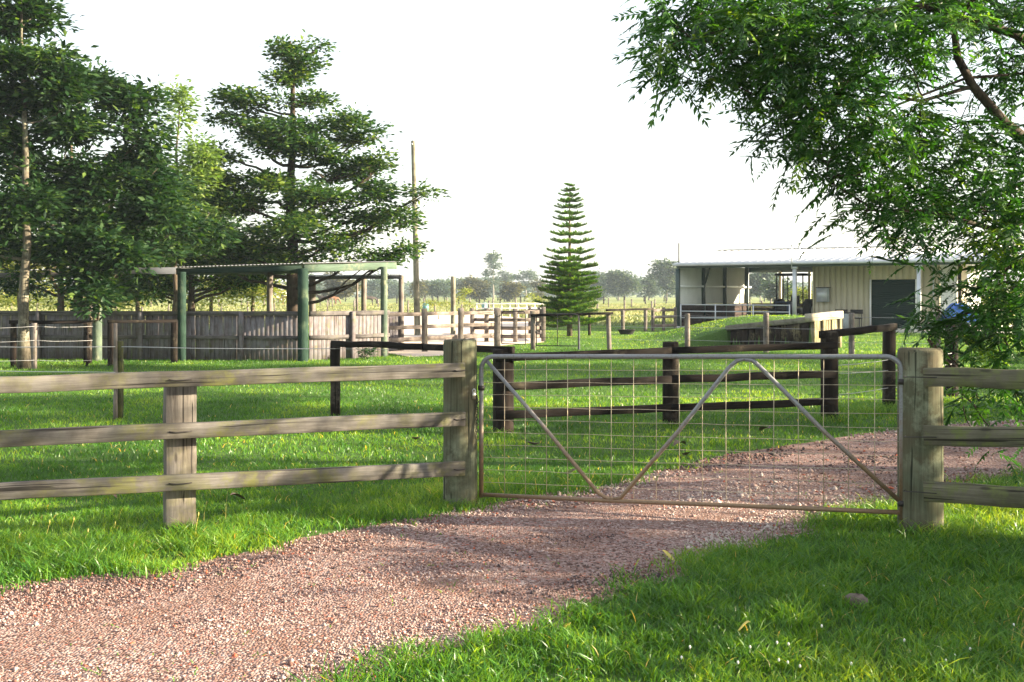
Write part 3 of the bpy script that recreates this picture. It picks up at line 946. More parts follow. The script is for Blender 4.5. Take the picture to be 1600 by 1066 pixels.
# from there on a single top rail, then wire
sf = thing('rail_fence', 'dark single-rail fence joining the second fence, right end of its rail sunlit', 'fence', (5.7, 15.1, 0))
square_post('post', X_(1389, 15.2), 15.2, -.02, Z_(508, 15.2), .15, .14, M['dark_post'], sf)
beam('rail', P(1283, 523, 14.05), P(1399, 511, 15.1), .07, .10, M['dark_rail'], sf, nseg=6)
for (ya, yb) in ((571, 562), (583, 579), (617, 606)):
    wire('wire', P(1310, ya, 14.15), P(1389, yb, 15.15), .005, M['tape'], sf, .01)
    wire('wire', P(1389, yb, 15.15), P(1487, yb - 10, 17.4), .005, M['tape'], sf, .02)
tp = thing('fence_post', 'reddish brown round fence post standing behind the right gate post under leaves', 'post', (X_(1487, 17.5), 17.5, 0))
round_post('post', X_(1487, 17.5), 17.5, -.02, Z_(500, 17.5), .105, M['dark_post'], tp, 14)
# left of the strainer: top rail to a thin post, then white tape
wf = thing('rail_fence', 'dark single-rail fence running behind the left gate post to a lone thin post', 'fence', (-2.5, 14.6, 0))
square_post('post', X_(524, 14.66), 14.66, -.02, Z_(535, 14.66), .125, .12, M['dark_post'], wf)
beam('rail', P(519, 536.5, 14.55), P(662, 542, 13.6), .06, .085, M['dark_rail'], wf, nseg=5)
beam('rail', P(663, 542, 13.59), P(802, 547, 12.62), .06, .085, M['dark_rail'], wf, nseg=5)
tf = thing('tape_fence', 'white electric tape fence on a mossy split post in the left paddock', 'fence', (X_(185, 14.3), 14.3, 0))
square_post('post', X_(187, 14.3), 14.3, -.02, Z_(533, 14.3), .075, .09, M['mossy_post'], tf)
square_post('stake', X_(180.5, 14.2), 14.2, -.02, Z_(505, 14.2), .05, .06, M['yard_post'], tf, .1, taper=.8)
for (y0, y1, y2) in ((541, 542, 545), (577, 582, 588)):
    wire('tape', P(-120, y0 - .5, 14.2), P(180, y1, 14.15), .0055, M['tape'], tf, .012)
    wire('tape', P(190, y1, 14.2), P(524, y2, 14.55), .0055, M['tape'], tf, .012)
wire('tape', P(524, 545, 14.55), P(665, 545, 14.3), .003, M['thin_wire'], tf, .01)

# ================================================================== LEFT: PALING WALL, SHELTERS, OLD RAILS
WH = 1.29
def paling_run(parent, a, b, z1=1.24, w=.125, x_skip=None):
    d = (b - a); L = d.length; u = d.normalized(); rz = math.atan2(u.y, u.x)
    n = int(L / w)
    protos = [prism_mesh('paling', z1 + random.uniform(-.01, .01), w - .002 - random.uniform(0, .004), .02, M['paling'], 'Z', ch=.003, nseg=2, jit=.001) for _ in range(10)]
    for i in range(n):
        p = a + u * ((i + .5) * L / n)
        nrm = Vector((-u.y, u.x, 0)) * random.uniform(0, .012)
        add('paling', random.choice(protos), parent, (p.x + nrm.x, p.y + nrm.y, .0), (0, random.gauss(0, .004), rz))
wl = thing('paling_wall', 'long shaded grey paling wall of the stock yard, left of the green corner post', 'fence', (WALL_B.x - 5, 27.3, 0))
paling_run(wl, WALL_A, WALL_B - Vector((.06, 0, 0)))
wr = thing('paling_wall', 'short paler paling wall between the two green posts of the corner shelter', 'fence', (-4.4, 27.7, 0))
paling_run(wr, WALL_B + Vector((.10, .08, 0)), WALL_C)
def wall_rails(parent, a, b, posts, zs=((1.23, .12), (.60, .10))):
    u = (b - a).normalized(); nrm = Vector((u.y, -u.x, 0)) * .045
    ts = sorted(posts)
    allp = [0.0] + ts + [(b - a).length]
    for (t0, t1) in zip(allp, allp[1:]):
        for z, h in zs:
            beam('rail', a + u * (t0 + .002) + nrm + Vector((0, 0, z)), a + u * (t1 - .002) + nrm + Vector((0, 0, z)), .05, h, M['wall_rail'], parent, nseg=3, jit=.002)
    for t in ts:
        p = a + u * t + nrm * 2.2
        square_post('post', p.x, p.y, -.02, 1.27, .11, .1, M['paling'], parent, math.atan2(u.y, u.x), nseg=3)
uA = (WALL_B - WALL_A)
def t_at(a, b, px):
    k = (px - HX) / F; d = (b - a).normalized()
    return (a.x - k * a.y) / (k * d.y - d.x)
wall_rails(wl, WALL_A, WALL_B - Vector((.06, 0, 0)), [t_at(WALL_A, WALL_B, px) for px in (-90, 63, 222, 379)])
wall_rails(wr, WALL_B + Vector((.10, .08, 0)), WALL_C, [t_at(WALL_B, WALL_C, 542)])

def roof_quad(name, parent, L, C, R, B, pitch=.10, amp=.014, mat=None, n_v=4):
    """corrugated sheet between four corners; the corrugations run from edge L-C to edge B-R"""
    n = int((C - L).length / pitch) * 6
    V, Fq = [], []
    for i in range(n + 1):
        u = i / n
        a, b = L.lerp(C, u), B.lerp(R, u)
        dz = amp * math.sin(u * n / 6 * 2 * math.pi)
        for j in range(n_v + 1):
            p = a.lerp(b, j / n_v)
            V.append((p.x, p.y, p.z + dz))
    m = n_v + 1
    for i in range(n):
        for j in range(n_v):
            q = i * m + j
            Fq.append((q, q + m, q + m + 1, q + 1))
    o3 = world_loc(parent)
    V = np.array(V) - np.array(o3)
    k = len(V)
    V2 = np.concatenate([V, V - np.array([0, 0, .004])])
    Fq = np.array(Fq)
    F2 = np.concatenate([Fq, Fq[:, ::-1] + k])
    tag_o = add(name, mesh_np(name, V2, F2, mat or M['zinc_dull'], smooth=True), parent, o3)
    return tag_o

shA = thing('shelter', 'green-posted corner shelter with flat corrugated iron roof over the paling wall', 'shelter', (-5.42, 26.6, 0))
sL, sC = Vector((X_(276, 26.95), 26.95, 2.42)), Vector((X_(475, 26.6), 26.6, 2.52))
sR, sB = Vector((X_(619, 29.0), 29.0, 2.64)), Vector((-7.5, 31.6, 2.52))
roof_quad('roof_sheet', shA, sL + Vector((-.05, -.06, .02)), sC + Vector((.03, -.06, .02)), sR + Vector((.05, 0, .02)), sB + Vector((0, .1, .02)))
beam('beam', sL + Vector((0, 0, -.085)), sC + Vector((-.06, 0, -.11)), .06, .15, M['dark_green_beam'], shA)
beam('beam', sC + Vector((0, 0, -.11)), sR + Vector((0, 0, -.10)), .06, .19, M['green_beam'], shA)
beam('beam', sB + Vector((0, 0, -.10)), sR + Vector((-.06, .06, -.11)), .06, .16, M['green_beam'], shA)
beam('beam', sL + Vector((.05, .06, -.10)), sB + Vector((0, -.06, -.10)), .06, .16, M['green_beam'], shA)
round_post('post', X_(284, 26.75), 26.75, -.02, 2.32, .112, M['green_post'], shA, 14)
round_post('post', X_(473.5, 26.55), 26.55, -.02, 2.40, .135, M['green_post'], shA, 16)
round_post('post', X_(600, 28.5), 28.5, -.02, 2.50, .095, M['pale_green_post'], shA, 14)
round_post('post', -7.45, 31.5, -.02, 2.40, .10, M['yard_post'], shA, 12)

shB = thing('shelter', 'left shelter with long dull steel gutter, behind the hanging leaves', 'shelter', (-11.5, 26.5, 0))
bL, bC = Vector((X_(-60, 26.6), 26.6, 2.34)), Vector((X_(274, 26.7), 26.7, 2.42))
roof_quad('roof_sheet', shB, bL, bC, bC + Vector((-.3, 3.6, .1)), bL + Vector((-.3, 3.6, .1)), amp=.02, pitch=.13)
beam('gutter', P(148, 424, 26.45), P(274, 423, 26.6), .1, .17, M['gutter_grey'], shB, nseg=3, jit=.001)
beam('beam', P(-60, 431, 26.6), P(147, 428, 26.55), .06, .12, M['wall_rail'], shB)
round_post('post', X_(152, 26.75), 26.75, -.02, 2.3, .115, M['pale_green_post'], shB, 14)
round_post('post', X_(-45, 26.7), 26.7, -.02, 2.3, .1, M['pale_green_post'], shB, 12)
round_post('post', X_(140, 30.2), 30.2, -.02, 2.38, .1, M['yard_post'], shB, 12)
round_post('post', X_(-20, 30.2), 30.2, -.02, 2.38, .1, M['yard_post'], shB, 12)

shC = thing('shelter', 'far low corrugated shelter on pale sunlit posts, seen under the corner roof', 'shelter', (-4.5, 33.5, 0))
cL, cC, cR, cB = Vector((X_(482, 33.5), 33.5, 2.33)), Vector((X_(628, 31.2), 31.2, 2.32)), Vector((X_(575, 38), 38, 2.45)), Vector((X_(470, 38.5), 38.5, 2.45))
roof_quad('roof_sheet', shC, cL, cC, cR, cB, pitch=.12)
beam('beam', cL + Vector((0, 0, -.07)), cC + Vector((0, 0, -.07)), .05, .1, M['wall_rail'], shC)
for (px, Y, r) in ((627, 31.4, .085), (488, 33.6, .11), (568.5, 37.6, .095), (558, 37.9, .04)):
    round_post('post', X_(px, Y), Y, -.02, 2.3 + (Y - 31) * .015, r, M['yard_post'], shC, 12)
dk = thing('paling_wall', 'small dark paling panel behind the yard rails right of the corner shelter', 'fence', (X_(613, 31.5), 31.5, 0))
paling_run(dk, Vector((X_(603, 31.0), 31.0, 0)), Vector((X_(626, 31.4), 31.4, 0)), 1.2, .11)
# old rail frames and wire fence in front of the wall
old = thing('stock_rail_frame', 'low dark timber hitching frame before the wall, nearest the ringed tree trunk', 'frame', (X_(80, 24.8), 24.8, 0))
square_post('post', X_(21, 24.3), 24.3, -.02, Z_(505, 24.3), .11, .1, M['dark_post'], old)
square_post('post', X_(137, 25.4), 25.4, -.02, Z_(505, 25.4), .17, .12, M['dark_post'], old)
beam('rail', P(14, 503.5, 24.2), P(144, 503, 25.3), .06, .085, M['dark_rail'], old)
old2 = thing('stock_rail_frame', 'low dark timber hitching frame before the wall, beside the green corner post', 'frame', (X_(220, 25.4), 25.4, 0))
square_post('post', X_(173, 24.8), 24.8, -.02, Z_(503, 24.8), .12, .1, M['dark_post'], old2)
square_post('post', X_(272, 25.9), 25.9, -.02, Z_(503, 25.9), .15, .1, M['dark_post'], old2)
beam('rail', P(168, 502.5, 24.7), P(277, 502, 25.8), .06, .07, M['dark_rail'], old2)
wf2 = thing('wire_fence', 'thin wire fence on a pale split post beside the ringed tree trunk', 'fence', (X_(54, 23.6), 23.6, 0))
square_post('post', X_(53.5, 23.6), 23.6, -.02, Z_(505, 23.6), .1, .09, M['yard_post'], wf2)
square_post('post', X_(136, 24.6), 24.6, -.02, Z_(505, 24.6), .05, .05, M['dark_post'], wf2)
for (y0, y1) in ((512, 510), (534, 532), (562, 563)):
    wire('wire', P(-60, y0 + 1, 23.0), P(54, y1, 23.55), .004, M['tape'], wf2, .02)
    wire('wire', P(54, y1, 23.55), P(145, y1, 24.6), .004, M['tape'], wf2, .02)
bush = None

# ================================================================== YARD RAILS, MIDDLE DISTANCE
yf = thing('yard_fence', 'pale three-rail stock yard fence from the corner shelter to the thick corner post', 'fence', (-2.2, 31, 0))
yp = [(606, 29.6), (663.5, 30.9), (720, 32.2), (777, 33.3)]
for i, (px, Y) in enumerate(yp[1:]):
    square_post('post', X_(px, Y), Y, -.02, 1.3 if i < 2 else 1.28, .17 if i < 2 else .21, .15, M['yard_post'], yf)
for (a, b) in zip(yp, yp[1:]):
    for z, h in ((1.145, .11), (.76, .11), (.40, .13)):
        beam('rail', (X_(a[0] + (3.6 if a[0] > 610 else 0), a[1]), a[1] - .0, z), (X_(b[0] - 3.6, b[1]), b[1], z - .01), .05, h, M['yard_rail'], yf, nseg=3)
y2 = thing('yard_fence', 'sunlit cream four-rail yard fence behind the thick corner post', 'fence', (-.6, 37, 0))
yq = [(738, 37.6), (760, 37.3), (805, 36.9), (849, 37.4)]
for (px, Y) in yq:
    square_post('post', X_(px, Y), Y, -.02, 1.22 if px < 840 else 1.27, .16, .15, M['yard_post'], y2)
for (a, b) in zip(yq, yq[1:]):
    for z, h in ((1.08, .13), (.80, .12), (.5, .13), (.2, .13)):
        beam('rail', (X_(a[0] + 3.4, a[1]), a[1], z), (X_(b[0] - 3.4, b[1]), b[1], z), .045, h, M['yard_rail'], y2, nseg=2)
y3 = thing('yard_fence', 'short return of yard rails going back from the cream fence', 'fence', (1.3, 40, 0))
for (px, Y) in ((842, 41.5), (828, 45)):
    square_post('post', X_(px, Y), Y, -.02, 1.2, .15, .15, M['yard_post'], y3)
for z in (1.05, .75, .45, .2):
    beam('rail', (X_(847, 37.6), 37.6, z), (X_(828, 45), 45, z), .045, .11, M['yard_rail'], y3, nseg=2)

def small_gate(name, label, pa, Ya, pb, Yb, z0, z1, nv, nh, mat, r=.017):
    A, B = Vector((X_(pa, Ya), Ya, 0)), Vector((X_(pb, Yb), Yb, 0))
    g = thing(name, label, 'gate', A)
    def q(u, z): return A.lerp(B, u) + Vector((0, 0, z0 + (z1 - z0) * z))
    L = (B - A).length; c = .12
    pts = [q(0, 0)]
    for k in range(6):
        a = math.pi / 2 * k / 5
        pts.append(q((c - c * math.cos(a)) / L, 1 - (c - c * math.sin(a)) / (z1 - z0)))
    for k in range(6):
        a = math.pi / 2 * (5 - k) / 5
        pts.append(q(1 - (c - c * math.cos(a)) / L, 1 - (c - c * math.sin(a)) / (z1 - z0)))
    pts.append(q(1, 0)); pts.append(q(0, 0))
    MB().tube(pts, r, 8).build('frame', mat, g)
    for i in range(nv):
        u = (i + 1) / (nv + 1)
        MB().tube([q(u, 0), q(u, 1)], r * .7, 6).build('upright', mat, g)
    for i in range(nh):
        z = (i + 1) / (nh + 1)
        MB().tube([q(0, z), q(1, z)], r * .5, 5).build('cross_tube', mat, g)
    return g
small_gate('yard_gate', 'small round-cornered tube gate hung on the thick corner post', 784, 33.4, 821, 33.0, .12, 1.18, 0, 3, M['black'])
small_gate('yard_gate', 'tube gate with wire infill standing before the Norfolk pine', 838, 31.7, 904, 31.5, .14, 1.12, 1, 3, M['black'])
lg = thing('rail_fence', 'dark log rail on grey posts before the Norfolk pine', 'fence', (1.8, 31.8, 0))
square_post('post', X_(832.5, 31.8), 31.8, -.02, Z_(486, 31.8), .15, .14, M['yard_post'], lg)
round_post('post', X_(952, 31.8), 31.8, -.02, Z_(488, 31.8), .075, M['yard_post'], lg, 10, lean=(-.04, 0))
beam('rail', P(829, 493, 31.68), P(958, 489.5, 31.7), .1, .075, M['dark_rail'], lg)
round_post('post', X_(904.5, 31.75), 31.75, -.02, Z_(490, 31.75), .035, M['gutter_grey'], lg, 8)
wf3 = thing('wire_fence', 'wire fence on spaced grey round posts in front of the mound and ramp', 'fence', (6.5, 30.6, 0))
pp = [(1074, 31.0, 490), (1197, 30.3, 489), (1330.5, 29.5, 489), (1465, 28.8, 488)]
for (px, Y, top) in pp:
    round_post('post', X_(px, Y), Y, -.02, Z_(top, Y), .085, M['yard_post'], wf3, 10)
pw = [(952, 31.8)] + [(a, b) for a, b, _ in pp]
for (a, b) in zip(pw, pw[1:]):
    for z in (1.08, .74, .35):
        wire('wire', (X_(a[0], a[1]), a[1] - .07, z), (X_(b[0], b[1]), b[1] - .07, z), .0055, M['thin_wire'], wf3, .02)
bf = thing('rail_fence', 'three-rail timber fence between the Norfolk pine and the shed', 'fence', (X_(1000, 48), 48, 0))
for (px, Y, w) in ((973, 44.5, .16), (1008.5, 47, .17), (1020, 47.6, .17), (1037, 48.4, .15), (1055, 49, .15)):
    round_post('post', X_(px, Y), Y, -.02, 1.02 if px < 1015 else 1.1, w / 2, M['yard_post'], bf, 10)
beam('rail', (X_(948, 44), 44, 1.04), (X_(1019, 47.4), 47.4, 1.04), .1, .09, M['dark_rail'], bf)
for z in (.98, .66, .25):
    beam('rail', (X_(1020, 47.5), 47.5, z), (X_(1057, 49), 49, z), .05, .13, M['yard_rail'], bf)
tub = thing('feed_tub', 'black rubber feed tub on the grass behind the fence', 'tub', G(979, 523))
def tub_mesh(c, r0, r1, h):
    mb = MB()
    seg = 20
    prof = [(r0, 0), (r1, h), (r1 + .02, h), (r1 + .02, h + .02), (r1 - .03, h + .02), (r0 - .03, .03)]
    b = 0
    for (r, z) in prof:
        for k in range(seg):
            a = 2 * math.pi * k / seg
            mb.v.append((c.x + r * math.cos(a), c.y + r * .6 * math.sin(a), c.z + z))
    for i in range(len(prof) - 1):
        for k in range(seg):
            a0, a1 = i * seg + k, i * seg + (k + 1) % seg
            mb.f4.append((a0, a1, a1 + seg, a0 + seg))
    return mb
tub_mesh(G(979, 523), .26, .37, .2).build('tub_shell', M['tyre'], tub)
cpost = thing('fence_post', 'short dark post in the shade left of the feed tub', 'post', (X_(921, 43), 43, 0))
round_post('post', X_(921, 43), 43, -.02, .85, .06, M['dark_post'], cpost, 8)

# utility pole and tall post
pole = thing('utility_pole', 'tall slender timber utility pole rising beside the big layered tree', 'pole', (X_(652, 43), 43, 0))
round_post('pole_shaft', X_(652.5, 43), 43, -.05, Z_(220, 43), .135, M['pole_wood'], pole, 14, .02, .62, (-.19, 0))
MB().box((X_(644.5, 43), 42.88, Z_(226, 43)), (.04, .12, .06)).build('insulator_bracket', M['zinc'], pole)
st = thing('timber_pole', 'tall bare timber post standing in the stock yard, right of the utility pole', 'post', (X_(708, 44), 44, 0))
round_post('post', X_(708, 44), 44, -.05, Z_(432, 44), .11, M['pole_wood'], st, 12, .03, .9)

# ================================================================== RETAINING WALL OF THE RAMP
rw = thing('retaining_wall', 'upright-sleeper retaining wall with log capping holding the grass ramp', 'wall', RW1)
def sleepers(a, b, za, zb, mat, w):
    d = b - a; L = d.length; u = d / L
    n = max(1, round(L / w))
    for i in range(n):
        t = (i + .5) / n
        p = a + d * t + Vector((u.y, -u.x, 0)) * random.uniform(-.04, .04)
        z = za + (zb - za) * t
        square_post('sleeper', p.x, p.y, -.05, z, w * random.uniform(.80, .9), .14, mat, rw, math.atan2(u.y, u.x), nseg=2, jit=.004)
sleepers(RW0, RW1 + Vector((-.05, .08, 0)), .5, .86, M['sleeper'], .29)
sleepers(RW1 + Vector((.04, 0, 0)), RW2, .9, .95, M['sleeper_pale'], .155)
beam('capping', RW0 + Vector((-.1, .1, .57)), RW1 + Vector((0, 0, .95)), .26, .17, M['cap_log'], rw)
beam('capping', RW1 + Vector((-.12, -.06, 1.0)), RW2 + Vector((.05, .05, 1.07)), .24, .24, M['cap_pale'], rw)

# ================================================================== THE SHED
U = Vector((.852, -.523, 0)); W = Vector((.523, .852, 0)); S0 = Vector((8.29, 51.4, 0))
LEN, DEP, RD, EH, RH = 17.2, 11.0, 6.2, 3.27, 4.12
def S(t, d, z):
    return S0 + U * t + W * d + Vector((0, 0, z))
RZ = math.atan2(U.y, U.x)
shed = thing('farm_shed', 'long low cream steel farm shed with white roof and open carport', 'shed', S0)
def sbox(name, t0, t1, d0, d1, z0, z1, mat, parent=shed):
    c = S((t0 + t1) / 2, (d0 + d1) / 2, (z0 + z1) / 2)
    mb = MB().box(c, (t1 - t0, d1 - d0, z1 - z0), RZ)
    return mb.build(name, mat, parent)
def ribbed(name, p0, p1, z0, z1, pitch, depth, mat, parent=shed, thick=.03, square=False, z1b=None):
    """a ribbed steel sheet standing between two ground points"""
    d = p1 - p0; L = d.length; u = d / L; nrm = Vector((u.y, -u.x, 0))
    n = max(1, int(L / pitch))
    V, Fq = [], []
    prof = [(0, 0), (.30, 0), (.36, 1), (.64, 1), (.70, 0)] if not square else [(0, 0), (.76, 0), (.80, -1), (.95, -1)]
    off = []
    for i in range(n):
        for (a, b) in prof: off.append(((i + a) * L / n, b * depth))
    off.append((L, 0))
    z1b = z1 if z1b is None else z1b
    for (s, o) in off:
        p = p0 + u * s + nrm * o
        zt = z1 + (z1b - z1) * s / L
        q = p - nrm * thick
        V += [(p.x, p.y, z0), (p.x, p.y, zt), (q.x, q.y, z0), (q.x, q.y, zt)]
    for i in range(len(off) - 1):
        a = i * 4
        Fq += [(a, a + 4, a + 5, a + 1), (a + 2, a + 3, a + 7, a + 6), (a + 1, a + 5, a + 7, a + 3)]
    mb = MB(); mb.v = V; mb.f4 = Fq
    e = len(V) - 4
    mb.f4 += [(0, 1, 3, 2), (e, e + 2, e + 3, e + 1)]
    return mb.build(name, mat, parent)
# slab
sbox('slab', -.1, LEN + .2, -.15, DEP + .1, -.05, .12, M['concrete'])
# roof: two ribbed slopes built along U
def roof_slope(d0, z0, d1, z1, t0=-.12, t1=LEN + .15):
    n = int((t1 - t0) / .38)
    prof = [(0, 0), (.82, 0), (.87, .035), (.95, .035)]
    off = []
    for i in range(n):
        for a, b in prof: off.append((t0 + (i + a) * (t1 - t0) / n, b))
    off.append((t1, 0))
    V, Fq = [], []
    for (t, o) in off:
        V += [tuple(S(t, d0, z0 + o)), tuple(S(t, d1, z1 + o)), tuple(S(t, d0, z0 - .012)), tuple(S(t, d1, z1 - .012))]
    for i in range(len(off) - 1):
        a = i * 4
        Fq += [(a, a + 4, a + 5, a + 1), (a + 2, a + 3, a + 7, a + 6), (a, a + 2, a + 6, a + 4), (a + 1, a + 5, a + 7, a + 3)]
    mb = MB(); mb.v = V; mb.f4 = Fq
    e = len(V) - 4
    mb.f4 += [(0, 1, 3, 2), (e, e + 2, e + 3, e + 1)]
    mb.build('roof_sheet', M['roof_white'], shed)
roof_slope(-.12, EH, RD, RH)
roof_slope(RD + .01, RH, DEP + .15, EH + .15)
beam('ridge_cap', S(-.12, RD, RH + .04), S(LEN + .15, RD, RH + .04), .3, .04, M['zinc'], shed, nseg=1, jit=0, ch=.01)
beam('gutter', S(-.15, -.17, EH - .08), S(LEN + .15, -.17, EH - .08), .12, .13, M['zinc'], shed, nseg=1, jit=0, ch=.02)
beam('eave_beam', S(-.0, .0, EH - .14), S(LEN, .0, EH - .14), .09, .22, M['steel_green'], shed, nseg=1, jit=0)
for (a, b) in (((-.02, 0, EH - .1), (-.02, RD, RH - .1)), ((-.02, RD, RH - .1), (-.02, DEP, EH + .05))):
    beam('barge_board', S(*a), S(*b), .04, .2, M['steel_green'], shed, nseg=1, jit=0)
# front columns
for t in (0.04, 5.92, 11.45, 17.1):
    p = S(t, 0, 0)
    square_post('column', p.x, p.y, .0, EH - .26, .17 if t > 1 else .19, .17, M['zinc'] if t > 1 else M['steel_green'], shed, RZ, nseg=1, jit=0, ch=.01)
    if t > 1:
        MB().box(tuple(S(t, 0, EH - .3)), (.26, .2, .1), RZ).build('column_head', M['zinc'], shed)
# left gable wall seen from inside, with columns, girt and brown kick boards
ribbed('wall_sheet', S(0, .15, 0), S(0, DEP, 0), 1.2, EH + .0, .19, .035, M['white_sheet'])
ribbed('wall_sheet', S(.02, .15, 0), S(.02, DEP, 0), .1, 1.19, .19, .02, M['brown_board'])
tri = MB()
for t_ in (-.02, .02):
    tri.v += [tuple(S(t_, .1, EH)), tuple(S(t_, DEP, EH + .1)), tuple(S(t_, RD, RH - .03))]
tri.f3 += [(0, 1, 2), (3, 5, 4)]
tri.build('gable_sheet', M['white_sheet'], shed)
for d in (3.34, 6.6, 10.3):
    p = S(.12, d, 0)
    square_post('column', p.x, p.y, 0, EH + .1, .18, .16, M['steel_green'], shed, RZ, nseg=1, jit=0)
beam('girt', S(.13, .1, 2.13), S(.13, DEP, 2.13), .08, .1, M['white_paint'], shed, nseg=1, jit=0)
beam('knee_brace', S(.2, 3.34, 2.3), S(.2, 4.4, 3.5), .07, .1, M['steel_green'], shed, nseg=1, jit=0)
for k in range(5):
    z = .2 + k * .22
    beam('kick_board', S(.16, .2, z), S(.16, DEP - .05, z), .04, .205, M['brown_board'], shed, nseg=2, jit=.002)
for k in range(5):
    z = .2 + k * .22
    beam('kick_board', S(.2, DEP, z), S(6.2, DEP, z), .04, .205, M['brown_board'], shed, nseg=2, jit=.002)
# back header and post of the carport
beam('back_header', S(0, DEP, EH - .12), S(LEN, DEP, EH - .12), .08, .32, M['steel_green'], shed, nseg=1, jit=0)
for t in (1.9, 3.6):
    p = S(t, DEP, 0)
    square_post('column', p.x, p.y, 0, EH - .2, .14, .14, M['cream'], shed, RZ, nseg=1, jit=0)
# enclosed room
DR0, DR1 = 8.99, 10.95
ribbed('wall_sheet', S(6.28, 2.0, 0), S(DR0 - .06, 2.0, 0), .12, EH + .28, .26, .04, M['cream'], square=True)
ribbed('wall_sheet', S(DR0 - .06, 2.0, 0), S(DR1 + .06, 2.0, 0), 2.42, EH + .28, .26, .04, M['cream'], square=True)
ribbed('wall_sheet', S(DR1 + .06, 2.0, 0), S(12.0, 2.0, 0), .12, EH + .28, .26, .04, M['cream'], square=True)
ribbed('wall_sheet', S(6.28, DEP - .02, 0), S(6.28, 2.0, 0), .12, EH + .28, .26, .04, M['cream'], square=True)
ribbed('wall_sheet', S(12.0, 2.0, 0), S(12.0, DEP - .02, 0), .12, EH + .28, .26, .04, M['cream'], square=True)
ribbed('wall_sheet', S(12.0, DEP - .04, 0), S(6.28, DEP - .04, 0), .12, EH + .0, .26, .04, M['cream'], square=True)
beam('corner_flashing', S(6.28, 1.96, .12), S(6.28, 1.961, EH + .2), .05, .05, M['white_paint'], shed, nseg=1, jit=0) if False else None
p = S(6.27, 1.97, 0); square_post('corner_flashing', p.x, p.y, .12, EH + .25, .07, .07, M['cream'], shed, RZ, nseg=1, jit=0)
for t in (DR0 - .04, DR1 + .04):
    p = S(t, 1.96, 0); square_post('door_jamb', p.x, p.y, .12, 2.42, .07, .08, M['white_paint'], shed, RZ, nseg=1, jit=0)
door = shed
rd = MB()
nsl = 22
for k in range(nsl):
    z0 = .13 + k * (2.28 / nsl)
    mbz = 2.28 / nsl
    a, b = S(DR0, 2.03, 0), S(DR1, 2.03, 0)
    o = -W * .022
    i = rd.base()
    rd.v += [(a.x, a.y, z0), (b.x, b.y, z0), (b.x + o.x, b.y + o.y, z0 + mbz * .5), (a.x + o.x, a.y + o.y, z0 + mbz * .5), (b.x, b.y, z0 + mbz), (a.x, a.y, z0 + mbz)]
    rd.f4 += [(i, i + 1, i + 2, i + 3), (i + 3, i + 2, i + 4, i + 5)]
rd.build('roller_door', M['roller'], shed)
# right of the room: pale panel, red-brown post, sunlit panel
ribbed('wall_sheet', S(12.02, 2.0, 0), S(12.75, 2.0, 0), .12, EH + .25, .12, .012, M['white_sheet'])
p = S(12.85, 1.95, 0); square_post('column', p.x, p.y, .0, EH + .2, .13, .13, M['dark_post'], shed, RZ, nseg=1, jit=0)
ribbed('wall_sheet', S(12.95, 3.4, 0), S(14.1, 3.4, 0) + Vector((-.15, 1.0, 0)), .12, EH + .3, .12, .012, M['white_sheet'])
beam('girt', S(12.0, 1.93, 2.1), S(12.8, 1.93, 2.1), .05, .06, M['zinc'], shed, nseg=1, jit=0)
# downpipe and aerials
MB().tube([S(11.75, 1.9, EH), S(11.75, 1.9, .15)], .035, 8).build('downpipe', M['zinc'], shed)
an = thing('aerial_mast', 'thin dark mast standing at the left corner of the shed roof', 'mast', S(.05, .1, EH))
MB().tube([S(.05, .1, EH - .1), S(.05, .1, EH + 1.02)], .028, 8).build('mast_tube', M['rust_wire'], an)
vp = thing('vent_pipe', 'thin white vent pipe above the shed column by the carport', 'pipe', S(5.9, -.1, EH))
MB().tube([S(5.85, -.26, EH - .3), S(5.85, -.26, EH + .72)], .022, 8).tube([S(5.85, -.26, EH + .72), S(5.85, -.26, EH + .78)], .045, 8).build('pipe_tube', M['zinc'], vp)
# pipe rails across the carport
pr = thing('pipe_rail', 'galvanised three-bar pipe railing across the open carport', 'railing', S(3, -.25, 0))
for t in (.3, 2.1, 4.0, 5.75):
    MB().tube([S(t, -.25, 0), S(t, -.25, 1.24)], .033, 8).build('upright', M['zinc'], pr)
for z in (1.2, .88, .56):
    MB().tube([S(.3, -.25, z), S(5.75, -.25, z)], .026, 8).build('bar', M['zinc'], pr)
# grey meter cupboard on the wall
mt = thing('meter_box', 'grey metal meter box mounted on the cream shed wall', 'box', S(6.85, 1.88, 1.6))
MB().box(tuple(S(6.75, 1.87, 1.69)), (.58, .2, .68), RZ).build('cabinet', M['grey_box'], mt)
MB().box(tuple(S(6.72, 1.755, 1.69)), (.5, .02, .62), RZ).build('cabinet_door', M['zinc'], mt)
MB().box(tuple(S(6.76, 1.86, 2.05)), (.64, .26, .03), RZ).build('cap', M['rust_wire'], mt)
# two dark bench frames along the wall
for i, (t, lab) in enumerate(((7.72, 'dark metal seat against the shed wall, nearer the ramp'), (8.42, 'dark metal seat against the shed wall, nearer the roller door'))):
    b = thing('bench', lab, 'bench', S(t, 1.2, .12), 'dark seats along the shed wall')
    for dt in (-.24, .24):
        for dd in (1.05, 1.45):
            MB().tube([S(t + dt, dd, .12), S(t + dt, dd, .58)], .018, 6).build('leg', M['black'], b)
    for dt in (-.24, .24):
        MB().tube([S(t + dt, 1.45, .56), S(t + dt, 1.5, 1.0)], .018, 6).build('back_upright', M['black'], b)
    MB().box(tuple(S(t, 1.25, .6)), (.56, .44, .05), RZ).build('seat', M['black'], b)
    MB().box(tuple(S(t, 1.49, .9)), (.58, .04, .2), RZ).build('backrest', M['black'], b)
dr = thing('drum', 'grey steel drum between the two seats by the shed wall', 'drum', S(8.07, 1.0, .12))
MB().tube([S(8.07, 1.0, .12), S(8.07, 1.0, .85)], .16, 14).build('drum_shell', M['grey_box'], dr)
